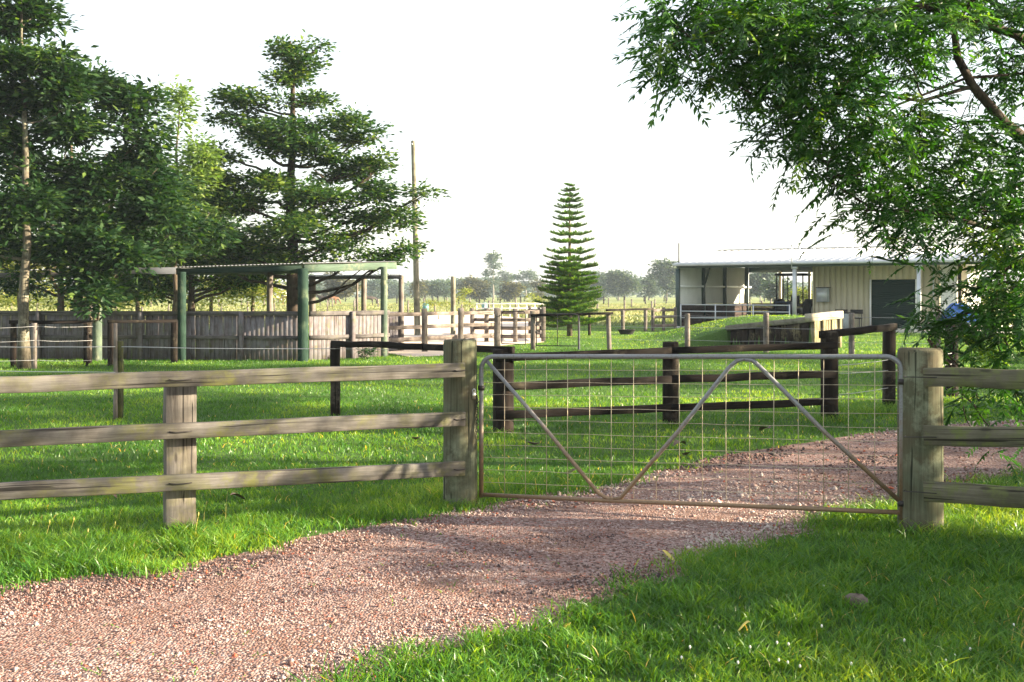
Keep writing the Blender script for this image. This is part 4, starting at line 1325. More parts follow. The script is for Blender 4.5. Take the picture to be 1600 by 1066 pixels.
MB().tube([S(8.07, 1.0, .82), S(8.07, 1.0, .88)], .17, 14).build('rim', M['rust_wire'], dr)
bg_ = thing('bucket', 'small white bucket at the foot of the shed column', 'bucket', S(11.2, -.1, .12))
tub_mesh(S(11.2, -.1, .12), .13, .17, .3).build('bucket_shell', M['white_paint'], bg_)

# tractor in the carport
def tractor():
    t0, d0 = 4.2, 5.6
    tr = thing('tractor', 'dark open-cab tractor parked in the carport behind the railing', 'tractor', S(t0, d0, .12))
    def q(a, b, z): return S(t0 + a, d0 + b, z)
    # cab frame
    for a in (-.7, .7):
        for b in (-.55, .6):
            MB().tube([q(a, b, .9), q(a * .98, b, 2.7)], .035, 6).build('cab_post', M['black'], tr)
    mb = MB()
    mb.tube([q(-.76, -.62, 2.74), q(.76, -.62, 2.74)], .05, 6); mb.tube([q(-.76, .66, 2.74), q(.76, .66, 2.74)], .05, 6)
    mb.tube([q(-.76, -.62, 2.74), q(-.76, .66, 2.74)], .05, 6); mb.tube([q(.76, -.62, 2.74), q(.76, .66, 2.74)], .05, 6)
    mb.box(q(0, .02, 2.79), (1.5, 1.25, .05), RZ)
    mb.build('cab_roof', M['black'], tr)
    MB().tube([q(-.1, -.55, .9), q(-.1, -.55, 2.7)], .03, 6).build('cab_post', M['black'], tr)
    MB().box(q(0, 0, .85), (.8, 1.3, .3), RZ).build('platform', M['black'], tr)
    MB().box(q(0, -1.3, 1.05), (.62, 1.35, .6), RZ).build('bonnet', M['tractor_blue'], tr)
    MB().box(q(0, -1.99, 1.05), (.54, .04, .48), RZ).build('grille', M['black'], tr)
    MB().box(q(0, .25, 1.15), (.45, .4, .12), RZ).box(q(0, .45, 1.4), (.45, .08, .45), RZ).build('seat', M['tyre'], tr)
    ring = [q(.19 * math.cos(a), -.28 + .05 * math.sin(a), 1.5 + .16 * math.sin(a)) for a in [2 * math.pi * k / 14 for k in range(15)]]
    MB().tube(ring, .016, 5, False).tube([q(0, -.28, 1.5), q(0, -.55, 1.2)], .02, 6).build('steering_wheel', M['black'], tr)
    for (a, b, r, w) in ((-.8, .3, .68, .36), (.8, .3, .68, .36), (-.62, -1.6, .42, .24), (.62, -1.6, .42, .24)):
        wl_ = MB().disc_solid(q(a, b, .12 + r), U, r, w, 24).build('wheel', M['tyre'], tr)
        s = 1 if a > 0 else -1
        MB().disc_solid(q(a + s * w * .5, b, .12 + r), U, r * .5, .05, 16).build('rim', M['white_paint'], tr)
tractor()

# covered trailer with blue tarpaulin at the right end
def trailer():
    c = Vector((X_(1502, 43.0), 43.0, 0))
    t = thing('covered_trailer', 'low trailer piled under a blue tarpaulin, half hidden by leaves right of the shed', 'trailer', c)
    MB().box((c.x + .2, c.y, .5), (2.2, 1.3, .14), -.3).build('bed', M['grey_box'], t)
    for dx in (-.25, .75):
        MB().disc_solid((c.x + dx, c.y - .72 - dx * .3, .3), (.3, 1, 0), .3, .2, 18).build('wheel', M['tyre'], t)
    def hump(cx, cy, rx, ry, h, z0, mat, name, seed):
        n, m = 28, 28
        V, Fq = [], []
        rs = random.Random(seed)
        ph = [rs.uniform(0, 6) for _ in range(6)]
        for i in range(n):
            for j in range(m):
                u, v = i / (n - 1) * 2 - 1, j / (m - 1) * 2 - 1
                r = max(abs(u), abs(v))
                z = h * (1 - r ** 3.2) * (1 + .08 * math.sin(4 * u + ph[0]) * math.cos(5 * v + ph[1])) + .03 * math.sin(11 * u + 7 * v + ph[2]) * (1 - r * .3)
                V.append((cx + u * rx, cy + v * ry, z0 + z))
        for i in range(n - 1):
            for j in range(m - 1):
                a = i * m + j
                Fq.append((a, a + m, a + m + 1, a + 1))
        mb = MB(); mb.v = V; mb.f4 = Fq
        mb.build(name, mat, t, smooth=True)
    hump(c.x - .1, c.y, .62, .6, .78, .57, M['blue_tarp'], 'tarpaulin', 3)
    hump(c.x + .8, c.y - .15, .42, .5, .32, .57, M['pale_tarp'], 'plastic_sheet', 8)
trailer()

# ================================================================== TREES
def leaf_cloud(points, size, aspect=.42, droop=.2, flat=.5, attr_bias=None, out=None):
    """one two-triangle folded leaf per point"""
    pts = np.asarray(points)
    n = len(pts)
    d = RNG.normal(0, 1, (n, 3))
    if out is not None:
        d = d * .55 + out * 1.3
    d[:, 2] = d[:, 2] * flat - droop * .6
    d /= np.linalg.norm(d, axis=1)[:, None]
    up = RNG.normal(0, .55, (n, 3)); up[:, 2] += 1
    s = np.cross(d, up); s /= (np.linalg.norm(s, axis=1)[:, None] + 1e-9)
    nn = np.cross(s, d)
    L = (size * RNG.uniform(.6, 1.35, n))[:, None]
    w = L * aspect / 2
    V = np.stack([pts, pts + d * L * .45 + s * w + nn * L * .06, pts + d * L, pts + d * L * .45 - s * w + nn * L * .06], 1).reshape(-1, 3)
    o = np.arange(n)[:, None] * 4
    Fa = np.concatenate([o + np.array([[0, 1, 2]]), o + np.array([[0, 2, 3]])])
    at = RNG.beta(2, 2.2, n) if attr_bias is None else np.clip(attr_bias + RNG.normal(0, .2, n), 0, 1)
    return V, Fa, np.repeat(at, 4)

def clump_points(clumps, per, rs, sub=.35, subflat=.5):
    """clumps: (cx,cy,cz,rx,ry,rz,weight); leaves gather in tufts inside each"""
    out, b, od = [], [], []
    for (cx, cy, cz, rx, ry, rz, wt) in clumps:
        nt_ = max(3, int(per * wt))
        v = rs.normal(0, 1, (nt_, 3)); v /= np.linalg.norm(v, axis=1)[:, None]
        r = rs.random(nt_) ** .45
        c = v * r[:, None] * np.array([rx, ry, rz]) + np.array([cx, cy, cz])
        k = rs.integers(14, 30, nt_)
        tb = rs.normal(.45, .2, nt_)
        for i in range(nt_):
            q = rs.normal(0, 1, (k[i], 3)) * np.array([sub, sub, sub * subflat]) * .5
            out.append(c[i] + q)
            od.append(q / (np.linalg.norm(q, axis=1)[:, None] + 1e-6))
            b.append(np.full(k[i], tb[i]))
    return np.concatenate(out), np.concatenate(b), np.concatenate(od)

def limb(mb, a, b, r0, r1, n=7, bend=.12, up=.0, seg=7):
    a, b = Vector(a), Vector(b)
    L = (b - a).length
    off = Vector((random.gauss(0, bend), random.gauss(0, bend), random.gauss(0, bend) + up)) * L
    pts, rs_ = [], []
    for i in range(n + 1):
        u = i / n
        p = a.lerp(b, u) + off * (4 * u * (1 - u)) * .5
        if 0 < i < n: p += Vector((random.gauss(0, .012), random.gauss(0, .012), random.gauss(0, .012))) * L
        pts.append(p); rs_.append(r0 + (r1 - r0) * u)
    mb.tube(pts, rs_, seg)
    return pts

def tree(name, label, base, height, r, clumps, per, size, leaf, bark, group=None, sub=.35, subflat=.5, fork=.3, lean=(0, 0), aspect=.42, droop=.2, limbs=True, flat=.5, cat='tree', seed=1, up=.08, split=5):
    rs = np.random.default_rng(seed)
    random.seed(seed)
    b = Vector(base)
    t = thing(name, label, cat, b, group)
    top = b + Vector((lean[0], lean[1], height))
    mb = MB()
    tp_ = []
    n = 9
    for i in range(n + 1):
        u = i / n
        tp_.append(b.lerp(top, u) + Vector((random.gauss(0, .02), random.gauss(0, .02), 0)) * (u > 0) * height * .2)
    tp_[0].z -= .05
    mb.tube(tp_, [r * (1.25 if i == 0 else (1 - .85 * i / n)) for i in range(n + 1)], 10)
    mb.build('trunk', bark, t)
    if limbs:
        for (cx, cy, cz, rx, ry, rz, wt) in clumps:
            uz = max(fork, min(.92, ((cz - b.z) - .35 * math.hypot(cx - b.x, cy - b.y)) / height))
            i = int(uz * n); q = tp_[i].lerp(tp_[min(n, i + 1)], uz * n - i)
            rr = min(.07, r * (1 - .85 * uz) * .5)
            lb = MB()
            pts = limb(lb, q, (cx, cy, cz), rr, rr * .3, up=-up)
            for k in range(3):
                e = Vector((cx + rs.uniform(-.8, .8) * rx, cy + rs.uniform(-.8, .8) * ry, cz + rs.uniform(-.5, .7) * rz))
                limb(lb, pts[4 + k % 3], e, rr * .4, rr * .1, 4, .1, seg=5)
            lb.build('limb', bark, t)
    small = []
    for (cx, cy, cz, rx, ry, rz, wt) in clumps:
        if split <= 1:
            small.append((cx, cy, cz, rx, ry, rz, wt)); continue
        for k in range(split):
            v = rs.normal(0, 1, 3); v = v / np.linalg.norm(v) * rs.uniform(.35, .95)
            f = rs.uniform(.35, .62)
            small.append((cx + v[0] * rx, cy + v[1] * ry, cz + v[2] * rz, rx * f, ry * f, rz * f, wt / split))
    pts, bias, out = clump_points(small, per, rs, sub, subflat)
    V, Fa, at = leaf_cloud(pts, size, aspect, droop, flat, bias, out)
    me = mesh_np('crown', V - np.array(b), Fa, leaf, at)
    c = add('crown', me, t, b)
    c['kind'] = 'stuff'
    return len(pts)

def cl(px, py, Y, rx, ry, rz=None, wt=None):
    """a clump at a pixel of the photograph, radii in pixels there; depth radius in metres"""
    p = P(px, py, Y); s = Y / F
    d = rz if rz is not None else (rx + ry) / 2 * s
    w = wt if wt is not None else (rx * ry) / 900.0
    return (p.x, p.y, p.z, rx * s, d, ry * s, w)

nl = 0
# ringed-bark tree, far left, in front of the wall
YA = 23.9
cA = [cl(10, 20, YA, 55, 32), cl(60, 15, YA + .4, 30, 30), cl(30, 90, YA, 55, 35), cl(85, 110, YA, 28, 30, .8), cl(-30, 170, YA, 60, 50), cl(40, 160, YA + .6, 45, 35), cl(100, 170, YA, 55, 42),
      cl(10, 250, YA + .5, 60, 45), cl(20, 330, YA, 60, 35), cl(-40, 380, YA, 50, 35)]
nl += tree('fig_tree', 'tall dark broad-leaved tree with ringed pale trunk at the far left', (X_(38, YA), YA, 0), 8.7, .13, cA, 44, .20, M['leaf_fig'], M['bark_pale'], sub=.4, subflat=.6, fork=.22, seed=3, droop=.1, aspect=.42)
YB = 25.6
cB_ = [cl(140, 130, YB, 48, 32), cl(200, 165, YB, 42, 40), cl(120, 200, YB, 60, 40), cl(215, 225, YB, 45, 36), cl(150, 260, YB - .5, 60, 40), cl(225, 290, YB, 45, 40), cl(100, 310, YB - .6, 55, 36),
       cl(170, 335, YB - .6, 52, 34), cl(110, 385, YB - 1, 55, 32), cl(180, 395, YB - 1, 50, 26), cl(135, 430, YB - 1.4, 42, 26), cl(155, 470, YB - 1.6, 30, 22, .5), cl(235, 345, YB, 45, 40), cl(190, 370, YB, 60, 30), cl(255, 300, YB + 2, 40, 40, 1.5), cl(300, 350, YB + 3, 50, 34, 1.8), cl(245, 385, YB + 2, 60, 26, 1.6), cl(215, 250, YB + 1, 36, 34), cl(60, 300, YB, 40, 40), cl(70, 400, YB, 40, 26, 1.2, .8)]
nl += tree('fig_tree', 'dark bushy tree with foliage hanging down before the paling wall', (X_(128, 28.6), 28.6, 0), 6.2, .17, cB_, 40, .20, M['leaf_fig'], M['bark'], sub=.4, subflat=.6, fork=.25, seed=5, droop=.15, aspect=.42, lean=(.3, -1.5))
YC = 31
cC_ = [cl(276, 143, YC, 13, 7, .25, .22), cl(282, 163, YC, 13, 7, .25, .22), cl(280, 186, YC, 7, 9, .2, .12), cl(305, 252, YC, 28, 18, .6, .8), cl(275, 275, YC, 42, 32), cl(325, 240, YC, 24, 22, .6, .8), cl(315, 290, YC, 38, 34), cl(270, 330, YC, 40, 35), cl(320, 350, YC, 40, 34), cl(290, 390, YC, 55, 25), cl(215, 395, YC + 1, 50, 30)]
nl += tree('silky_oak_tree', 'slender feathery tree with a lone tufted tip, left of the layered tree', (X_(272, YC), YC, 0), 7.9, .11, cC_, 34, .18, M['leaf_oak'], M['bark'], sub=.42, fork=.3, seed=6, lean=(.15, 0))
YD = 33.0
cD = [cl(455, 78, YD, 26, 20, .5), cl(480, 100, YD, 36, 16, .7), cl(440, 118, YD, 42, 15, .8), cl(500, 72, YD, 16, 6, .3, .2), cl(395, 158, YD, 52, 12, 1.0), cl(350, 152, YD, 20, 8, .4, .3), cl(480, 160, YD, 44, 13, 1.0), cl(450, 195, YD - 1, 60, 15, 1.2), cl(360, 188, YD, 42, 11, .9), cl(530, 188, YD, 50, 13, 1),
      cl(565, 218, YD, 50, 12, .9), cl(420, 228, YD - 1.2, 62, 17, 1.2), cl(500, 235, YD - .8, 58, 16, 1.2), cl(600, 252, YD, 42, 12, .8), cl(350, 245, YD, 34, 14, 1), cl(540, 268, YD - .5, 58, 16, 1.2), cl(410, 275, YD - 1.2, 52, 20, 1.2),
      cl(600, 300, YD, 52, 14, .9), cl(660, 303, YD - .3, 15, 6, .3, .25), cl(500, 305, YD - 1.2, 62, 22, 1.3), cl(380, 320, YD - .6, 58, 24, 1.3), cl(560, 335, YD, 66, 18, 1.2), cl(620, 340, YD + .4, 26, 14, .6), cl(450, 350, YD - 1.2, 66, 24, 1.4), cl(350, 375, YD, 60, 26, 1.3), cl(530, 375, YD - .5, 50, 18, 1.1), cl(430, 395, YD, 64, 22, 1.4), cl(335, 410, YD, 46, 14, 1.0), cl(300, 335, YD, 40, 26, 1.0), cl(285, 375, YD, 46, 24, 1.0), cl(345, 290, YD, 30, 26, 1.0), cl(390, 205, YD, 50, 14, 1.0),
      cl(570, 405, YD - 1, 52, 9, .9, .35), cl(615, 400, YD - 1, 34, 12, .7, .4), cl(640, 390, YD - .5, 16, 9, .4, .2)]
nl += tree('layered_tree', 'large tree of flat spreading leaf layers and pointed top behind the corner shelter', (X_(456, YD), YD, 0), 9.9, .25, cD, 74, .17, M['leaf_layer'], M['bark_dark'], sub=.42, subflat=.5, split=4, fork=.12, seed=8, flat=.35, droop=0, aspect=.5, up=.14)
YE = 36.5
cE = [cl(300, 330, YE, 60, 34), cl(380, 350, YE, 60, 34), cl(240, 360, YE, 60, 34), cl(330, 395, YE, 80, 28), cl(230, 405, YE, 60, 24), cl(410, 400, YE, 60, 26), cl(350, 300, YE, 40, 30), cl(270, 300, YE, 30, 24), cl(440, 425, YE, 50, 16, 1, 1.6), cl(250, 455, YE, 50, 14, 1, 1.4), cl(180, 380, YE, 50, 30), cl(280, 432, YE, 70, 16, 1, 2.2), cl(210, 440, YE, 50, 18, 1, 1.8), cl(350, 440, YE, 50, 14, 1, 1.4), cl(400, 430, YE, 50, 10, 1, .8)]
nl += tree('layered_tree', 'dark dense tree filling the gap left of the pointed layered tree, above the shelter roof', (X_(300, YE), YE, 0), 4.6, .17, cE, 44, .18, M['leaf_layer'], M['bark_dark'], sub=.5, fork=.3, seed=41)
cF = [cl(150, 440, 34, 50, 22, 1, 2), cl(30, 440, 34, 50, 20, 1, 1.8), cl(20, 330, 34, 60, 40), cl(90, 350, 34, 60, 40), cl(60, 400, 34, 60, 26), cl(130, 390, 34, 50, 30), cl(-30, 390, 34, 50, 30), cl(70, 290, 34, 50, 30)]
nl += tree('layered_tree', 'dark tree behind the wall between the ringed trunk and the hanging foliage', (X_(95, 34), 34, 0), 4.4, .15, cF, 36, .18, M['leaf_fig'], M['bark_dark'], sub=.5, fork=.3, seed=42)
# sunlit bushes and thin trees behind the wall
spots = [(30, 40, 400, 60, 'leafy yellow-green tree behind the wall, seen through the ringed tree'), (215, 38, 415, 60, 'yellow-green tree behind the wall, right of the hanging foliage'), (330, 44, 430, 50, 'small yellow-green tree under the layered tree, left of its trunk'), (395, 41, 425, 45, 'dark-stemmed small tree just left of the layered tree trunk')]
for i, (px, Y, py, rr, lab) in enumerate(spots):
    cc = [cl(px, py, Y, rr, 32, 1.6, 3.4), cl(px - 30, py + 28, Y, rr * .8, 20, 1.2, 2.2), cl(px + 32, py + 26, Y, rr * .8, 20, 1.2, 2.2), cl(px + 10, py - 35, Y, rr * .8, 22, 1.2, 1.2)]
    nl += tree('small_tree', lab, (X_(px, Y), Y, 0), 3.6, .11, cc, 24, .16, M['leaf_back'], M['bark'], 'small sunlit trees behind the wall', sub=.55, fork=.3, seed=20 + i)
lowb = [cl(60, 470, 46, 90, 16, 1.5, 3.2), cl(200, 468, 45, 70, 18, 1.5, 3.0), cl(-20, 462, 44, 40, 20, 1.5, 2)]
nl += tree('hedge_shrub', 'low sunlit shrubbery showing above the left of the paling wall', (X_(110, 45), 45, 0), 1.2, .06, lowb, 36, .16, M['leaf_back'], M['bark'], sub=.6, seed=31, cat='shrub', limbs=False)
nl += tree('shrub', 'small dark shrub at the foot of the short paling wall', (X_(570, 27.4), 27.4, 0), .3, .02, [cl(572, 551, 27.2, 15, 9, .25, .8)], 16, .08, M['leaf_fig'], M['bark'], sub=.14, seed=33, cat='shrub', limbs=False)
nl += tree('shrub', 'bright yellow-green young shrub beyond the bare timber post', (X_(725, 75), 75, 0), .9, .04, [cl(722, 470, 75, 15, 11, .6, 1.0), cl(727, 456, 75, 7, 8, .4, .5)], 20, .16, M['leaf_back'], M['bark'], sub=.3, seed=34, cat='shrub', limbs=False)
nl += tree('shrub', 'yellow-green shrub behind the yard, just left of the Norfolk pine', (X_(840, 75), 75, 0), .8, .04, [cl(840, 468, 75, 18, 10, .7, 1.0)], 20, .16, M['leaf_back'], M['bark'], sub=.3, seed=35, cat='shrub', limbs=False)
nl += tree('shrub', 'low pale bushes beyond the yard, between utility pole and timber post', (X_(685, 70), 70, 0), .5, .04, [cl(686, 473, 70, 22, 7, .7, 1.2)], 20, .16, M['leaf_back'], M['bark'], sub=.3, seed=36, cat='shrub', limbs=False)
nl += tree('small_tree', 'sunlit green tree beyond the carport, seen through its open back', (X_(1258, 74), 74, 0), 1.9, .09, [cl(1257, 460, 74, 20, 20, 1, 2.2), cl(1245, 475, 74, 16, 12, 1, 1)], 26, .22, M['leaf_back'], M['bark'], sub=.5, seed=37)
nl += tree('small_tree', 'leafy green tree beyond the right end of the shed', (X_(1545, 62), 62, 0), 2.6, .1, [cl(1540, 460, 62, 36, 30, 1.5, 3), cl(1590, 470, 62, 36, 26, 1.5, 2.4)], 26, .2, M['leaf_back'], M['bark'], sub=.5, seed=38)

# Norfolk pine
def norfolk():
    Y = 42.0; cx = X_(890, Y); s = Y / F
    base = Vector((cx, Y, 0))
    t = thing('norfolk_pine', 'symmetrical Norfolk pine with level tiers of branches in mid field', 'tree', base)
    H = Z_(283, Y)
    MB().tube([base + Vector((0, 0, -.05)), base + Vector((0, 0, H * .5)), base + Vector((0, 0, H))], [.12, .07, .008], 9).build('trunk', M['bark'], t)
    tiers = [(290, 9), (298, 15), (306, 18), (315, 21), (324, 24), (334, 24), (343, 28), (354, 29), (367, 34), (379, 35), (394, 40), (405, 41), (413, 43)]
    tiers += [(421 + i * 7.4, 44 + i * 1.2) for i in range(12)]
    VV, FF, AA = [], [], []
    cnt = 0
    rs = np.random.default_rng(17)
    br = MB()
    for ti, (py, half) in enumerate(tiers):
        z0 = Z_(py, Y); L0 = half * s
        nb = 7 if ti > 2 else 5
        ph = rs.uniform(0, 6.28)
        for k in range(nb + (2 if ti > 11 else 0)):
            a = ph + 2 * math.pi * k / (nb + (2 if ti > 11 else 0)) + rs.normal(0, .07)
            L = L0 * (rs.uniform(.86, 1.06) if ti < 9 else rs.uniform(.72, 1.12)); dirx, diry = math.cos(a), math.sin(a)
            zz = z0 + (rs.normal(0, .085) if ti > 11 else rs.normal(0, .02))
            tip = Vector((cx + dirx * L, Y + diry * L, zz + .10 * L - (0 if ti < 12 else .12)))
            m_ = Vector((cx + dirx * L * .5, Y + diry * L * .5, zz - .05 * L - (0 if ti < 12 else .04)))
            b0 = Vector((cx, Y, zz))
            br.tube([b0, m_, tip], [.018, .012, .004], 4)
            n = int(max(30, (160 if ti < 12 else 250) * L)) if ti > 3 else int(170 * L + 20)
            u = rs.uniform(.10, 1.0, n)
            side = rs.choice([-1, 1], n)
            px = np.array([(b0.lerp(m_, min(1, q * 2)) if q < .5 else m_.lerp(tip, (q - .5) * 2))[:] for q in u])
            wl = .20 * L0 * (1.15 - u * .8) + .03
            lat = rs.uniform(0, 1, n) * wl
            px[:, 0] += -diry * lat * side; px[:, 1] += dirx * lat * side
            px[:, 2] += lat * .25
            # a needle tuft: narrow blade rising outwards
            ln = rs.uniform(.06, .13, n) * (.7 + .5 * min(1, L))
            dx = dirx * .5 + -diry * side * .5 + rs.normal(0, .25, n); dy = diry * .5 + dirx * side * .5 + rs.normal(0, .25, n)
            tipn = px + np.stack([dx * ln, dy * ln, ln * rs.uniform(.35, .9, n)], 1)
            w = .016 + .010 * rs.random(n)
            sx = -dy; sy = dx; q = np.sqrt(sx ** 2 + sy ** 2) + 1e-6
            so_ = np.stack([sx / q * w, sy / q * w, np.zeros(n)], 1)
            V = np.stack([px - so_, px + so_, tipn + so_ * .4, tipn - so_ * .4], 1).reshape(-1, 3)
            VV.append(V); AA.append(np.repeat(np.clip(rs.normal(.45, .22, n), 0, 1), 4))
            FF.append(np.arange(cnt, cnt + n * 4).reshape(n, 4)); cnt += n * 4
    br.build('branches', M['bark'], t)['kind'] = 'stuff'
    V = np.concatenate(VV) - np.array(base)
    me = mesh_np('crown', V, np.concatenate(FF), M['pine'], np.concatenate(AA))
    add('crown', me, t, base)['kind'] = 'stuff'
    return cnt // 2
npine = norfolk()

# far trees
far = [
 ('gum_tree', 'broad bluish far tree left of the utility pole', 605, 330, [(600, 448, 26, 14), (622, 455, 18, 9)], 'leaf_gum'),
 ('gum_tree', 'rounded far green tree just right of the utility pole', 676, 250, [(678, 445, 20, 12), (668, 452, 16, 9), (690, 455, 14, 7)], 'leaf_gum'),
 ('bushy_tree', 'dark far tree half hidden by the utility pole', 655, 230, [(656, 452, 9, 11)], 'leaf_olive'),
 ('bushy_tree', 'round dark olive tree in the far field, second right of the bare post', 745, 215, [(745, 450, 16, 14)], 'leaf_olive'),
 ('gum_tree', 'wide blue-grey far tree behind the round olive tree', 730, 360, [(730, 447, 22, 10), (758, 453, 20, 8)], 'leaf_gum'),
 ('bushy_tree', 'clipped boxy dark olive tree in the middle of the far field', 796, 215, [(796, 452, 12, 11), (792, 453, 7, 10), (801, 453, 7, 10)], 'leaf_olive'),
 ('gum_tree', 'thin wispy gum tree, tallest on the middle horizon', 771, 300, [(768, 407, 9, 4), (773, 415, 7, 4), (764, 427, 5, 4), (771, 440, 9, 6), (772, 400, 5, 2)], 'leaf_gum'),
 ('gum_tree', 'wispy gum tree behind the boxy olive tree', 790, 330, [(789, 428, 7, 4), (786, 436, 8, 5), (793, 436, 5, 4)], 'leaf_gum'),
 ('gum_tree', 'wide thin-crowned gum tree left of the Norfolk pine', 822, 320, [(810, 432, 8, 4), (824, 428, 9, 4), (832, 434, 7, 3), (820, 445, 12, 7)], 'leaf_gum'),
 ('bushy_tree', 'small dark far tree beside the Norfolk pine', 840, 240, [(840, 448, 9, 8)], 'leaf_olive'),
 ('gum_tree', 'blue-grey gum tree touching the right side of the Norfolk pine', 938, 270, [(935, 432, 15, 10), (938, 448, 15, 12)], 'leaf_gum'),
 ('gum_tree', 'large gum tree with open crown right of the Norfolk pine', 966, 260, [(962, 428, 15, 8), (976, 435, 16, 10), (955, 442, 15, 9), (985, 447, 12, 10), (966, 453, 20, 8)], 'leaf_gum'),
 ('gum_tree', 'small blue-grey gum tree left of the shed', 1014, 270, [(1012, 444, 12, 8), (1020, 452, 12, 8)], 'leaf_gum'),
 ('gum_tree', 'tall rounded gum tree right behind the left end of the shed', 1042, 250, [(1040, 418, 18, 9), (1032, 430, 14, 9), (1052, 430, 18, 12), (1042, 448, 18, 12)], 'leaf_gum'),
 ('gum_tree', 'far gum tree seen through the open back of the carport', 1188, 200, [(1186, 430, 17, 10), (1176, 440, 10, 8), (1200, 442, 12, 9), (1182, 455, 14, 6)], 'leaf_gum'),
 ('bushy_tree', 'dark bushy far tree seen through the tractor cab', 1215, 140, [(1214, 452, 13, 13)], 'leaf_gum'),
 ('bushy_tree', 'brown-green far tree under the corner shelter roof, by its pale posts', 525, 180, [(525, 445, 20, 16), (545, 450, 14, 12)], 'leaf_olive'),
 ('gum_tree', 'pale far tree right of the shelter post', 588, 300, [(585, 446, 14, 12)], 'leaf_gum'),
 ('bushy_tree', 'hazy far tree at the left horizon under the roof', 480, 260, [(480, 450, 22, 10), (450, 452, 18, 8)], 'leaf_gum'),
]
for i, (nm, lab, px, Y, cls, lf_) in enumerate(far):
    cc = [cl(a, b, Y, rx, ry, rx * Y / F * .8, (rx * ry) / 30.0) for (a, b, rx, ry) in cls]
    topz = max(c[2] for c in cc)
    if len(cls) < 3 or nm == 'bushy_tree':
        a_, b_, rx_, ry_ = cls[0]
        cc.append(cl(a_, 461, Y, rx_ * .8, 5, rx_ * Y / F * .6, rx_ / 9))
    nl += tree(nm, lab, (X_(px, Y), Y, 0), topz, .16 + .1 * (Y > 240), cc, 13, .42 + Y * .0013, M[lf_], M['gum_bark'] if nm == 'gum_tree' else M['bark'], 'trees along the horizon', sub=.9 + Y * .002, seed=60 + i, fork=.25)
# the tree line closing the horizon
def treeline():
    rs = np.random.default_rng(5)
    n = 42000
    x = rs.uniform(-330, 420, n); y = rs.uniform(470, 520, n)
    hmax = 3.5 + 7.0 * vnoise(x, y * 0, .035, 51) ** 1.5 + 4 * vnoise(x, y * 0, .12, 52) * vnoise(x, y * 0, .02, 53)
    z = hmax * rs.random(n) ** .8
    V, Fa, at = leaf_cloud(np.stack([x, y, z], 1), 1.6, .7, .1, .6)
    tag(add('distant_wood', mesh_np('distant_wood', V, Fa, M['leaf_gum'], at)), 'hazy blue-green wood closing the horizon', 'wood', kind='stuff')
treeline()

# ---- the big pinnate-leaved tree on the right
def compound_leaf(seed):
    rs = np.random.default_rng(seed)
    V, Fa, A = [], [], []
    def leaflet(p, d, L, w, up):
        s = np.cross(d, up); s /= np.linalg.norm(s)
        nn = np.cross(s, d)
        b = len(V)
        V.extend([p, p + d * L * .4 + s * w / 2 - nn * .004, p + d * L - nn * L * .12, p + d * L * .4 - s * w / 2 - nn * .004])
        Fa.extend([(b, b + 1, b + 2), (b, b + 2, b + 3)])
        a = rs.uniform(-.12, .12)
        A.extend([a] * 4)
    n = rs.integers(5, 7)
    Lr = rs.uniform(.20, .30)
    dr_ = rs.uniform(.3, .8)
    for k in range(n):
        u = (k + .8) / n
        p = np.array([u * Lr, 0, -dr_ * Lr * u * u * .6])
        for sgn in (-1, 1):
            d = np.array([.55 + .25 * u, sgn * .75, -.22 + rs.normal(0, .15)]); d /= np.linalg.norm(d)
            leaflet(p, d, rs.uniform(.056, .082) * (1.1 - .35 * abs(u - .5)), rs.uniform(.022, .030), np.array([0, 0, 1.]))
    d = np.array([1, 0, -.7]); d /= np.linalg.norm(d)
    leaflet(np.array([Lr, 0, -dr_ * Lr * .6]), d, .075, .022, np.array([0, 0, 1.]))
    b = len(V)
    e = np.array([Lr, 0, -dr_ * Lr * .6]); m_ = np.array([Lr * .5, 0, -dr_ * Lr * .15])
    V.extend([np.zeros(3), m_ + [0, .002, 0], e, m_ - [0, .002, 0]]); Fa.extend([(b, b + 1, b + 2), (b, b + 2, b + 3)]); A.extend([0] * 4)
    return np.array(V), np.array(Fa), np.array(A)
CLF = [compound_leaf(100 + i) for i in range(8)]
CLN = min(len(v[0]) for v in CLF)

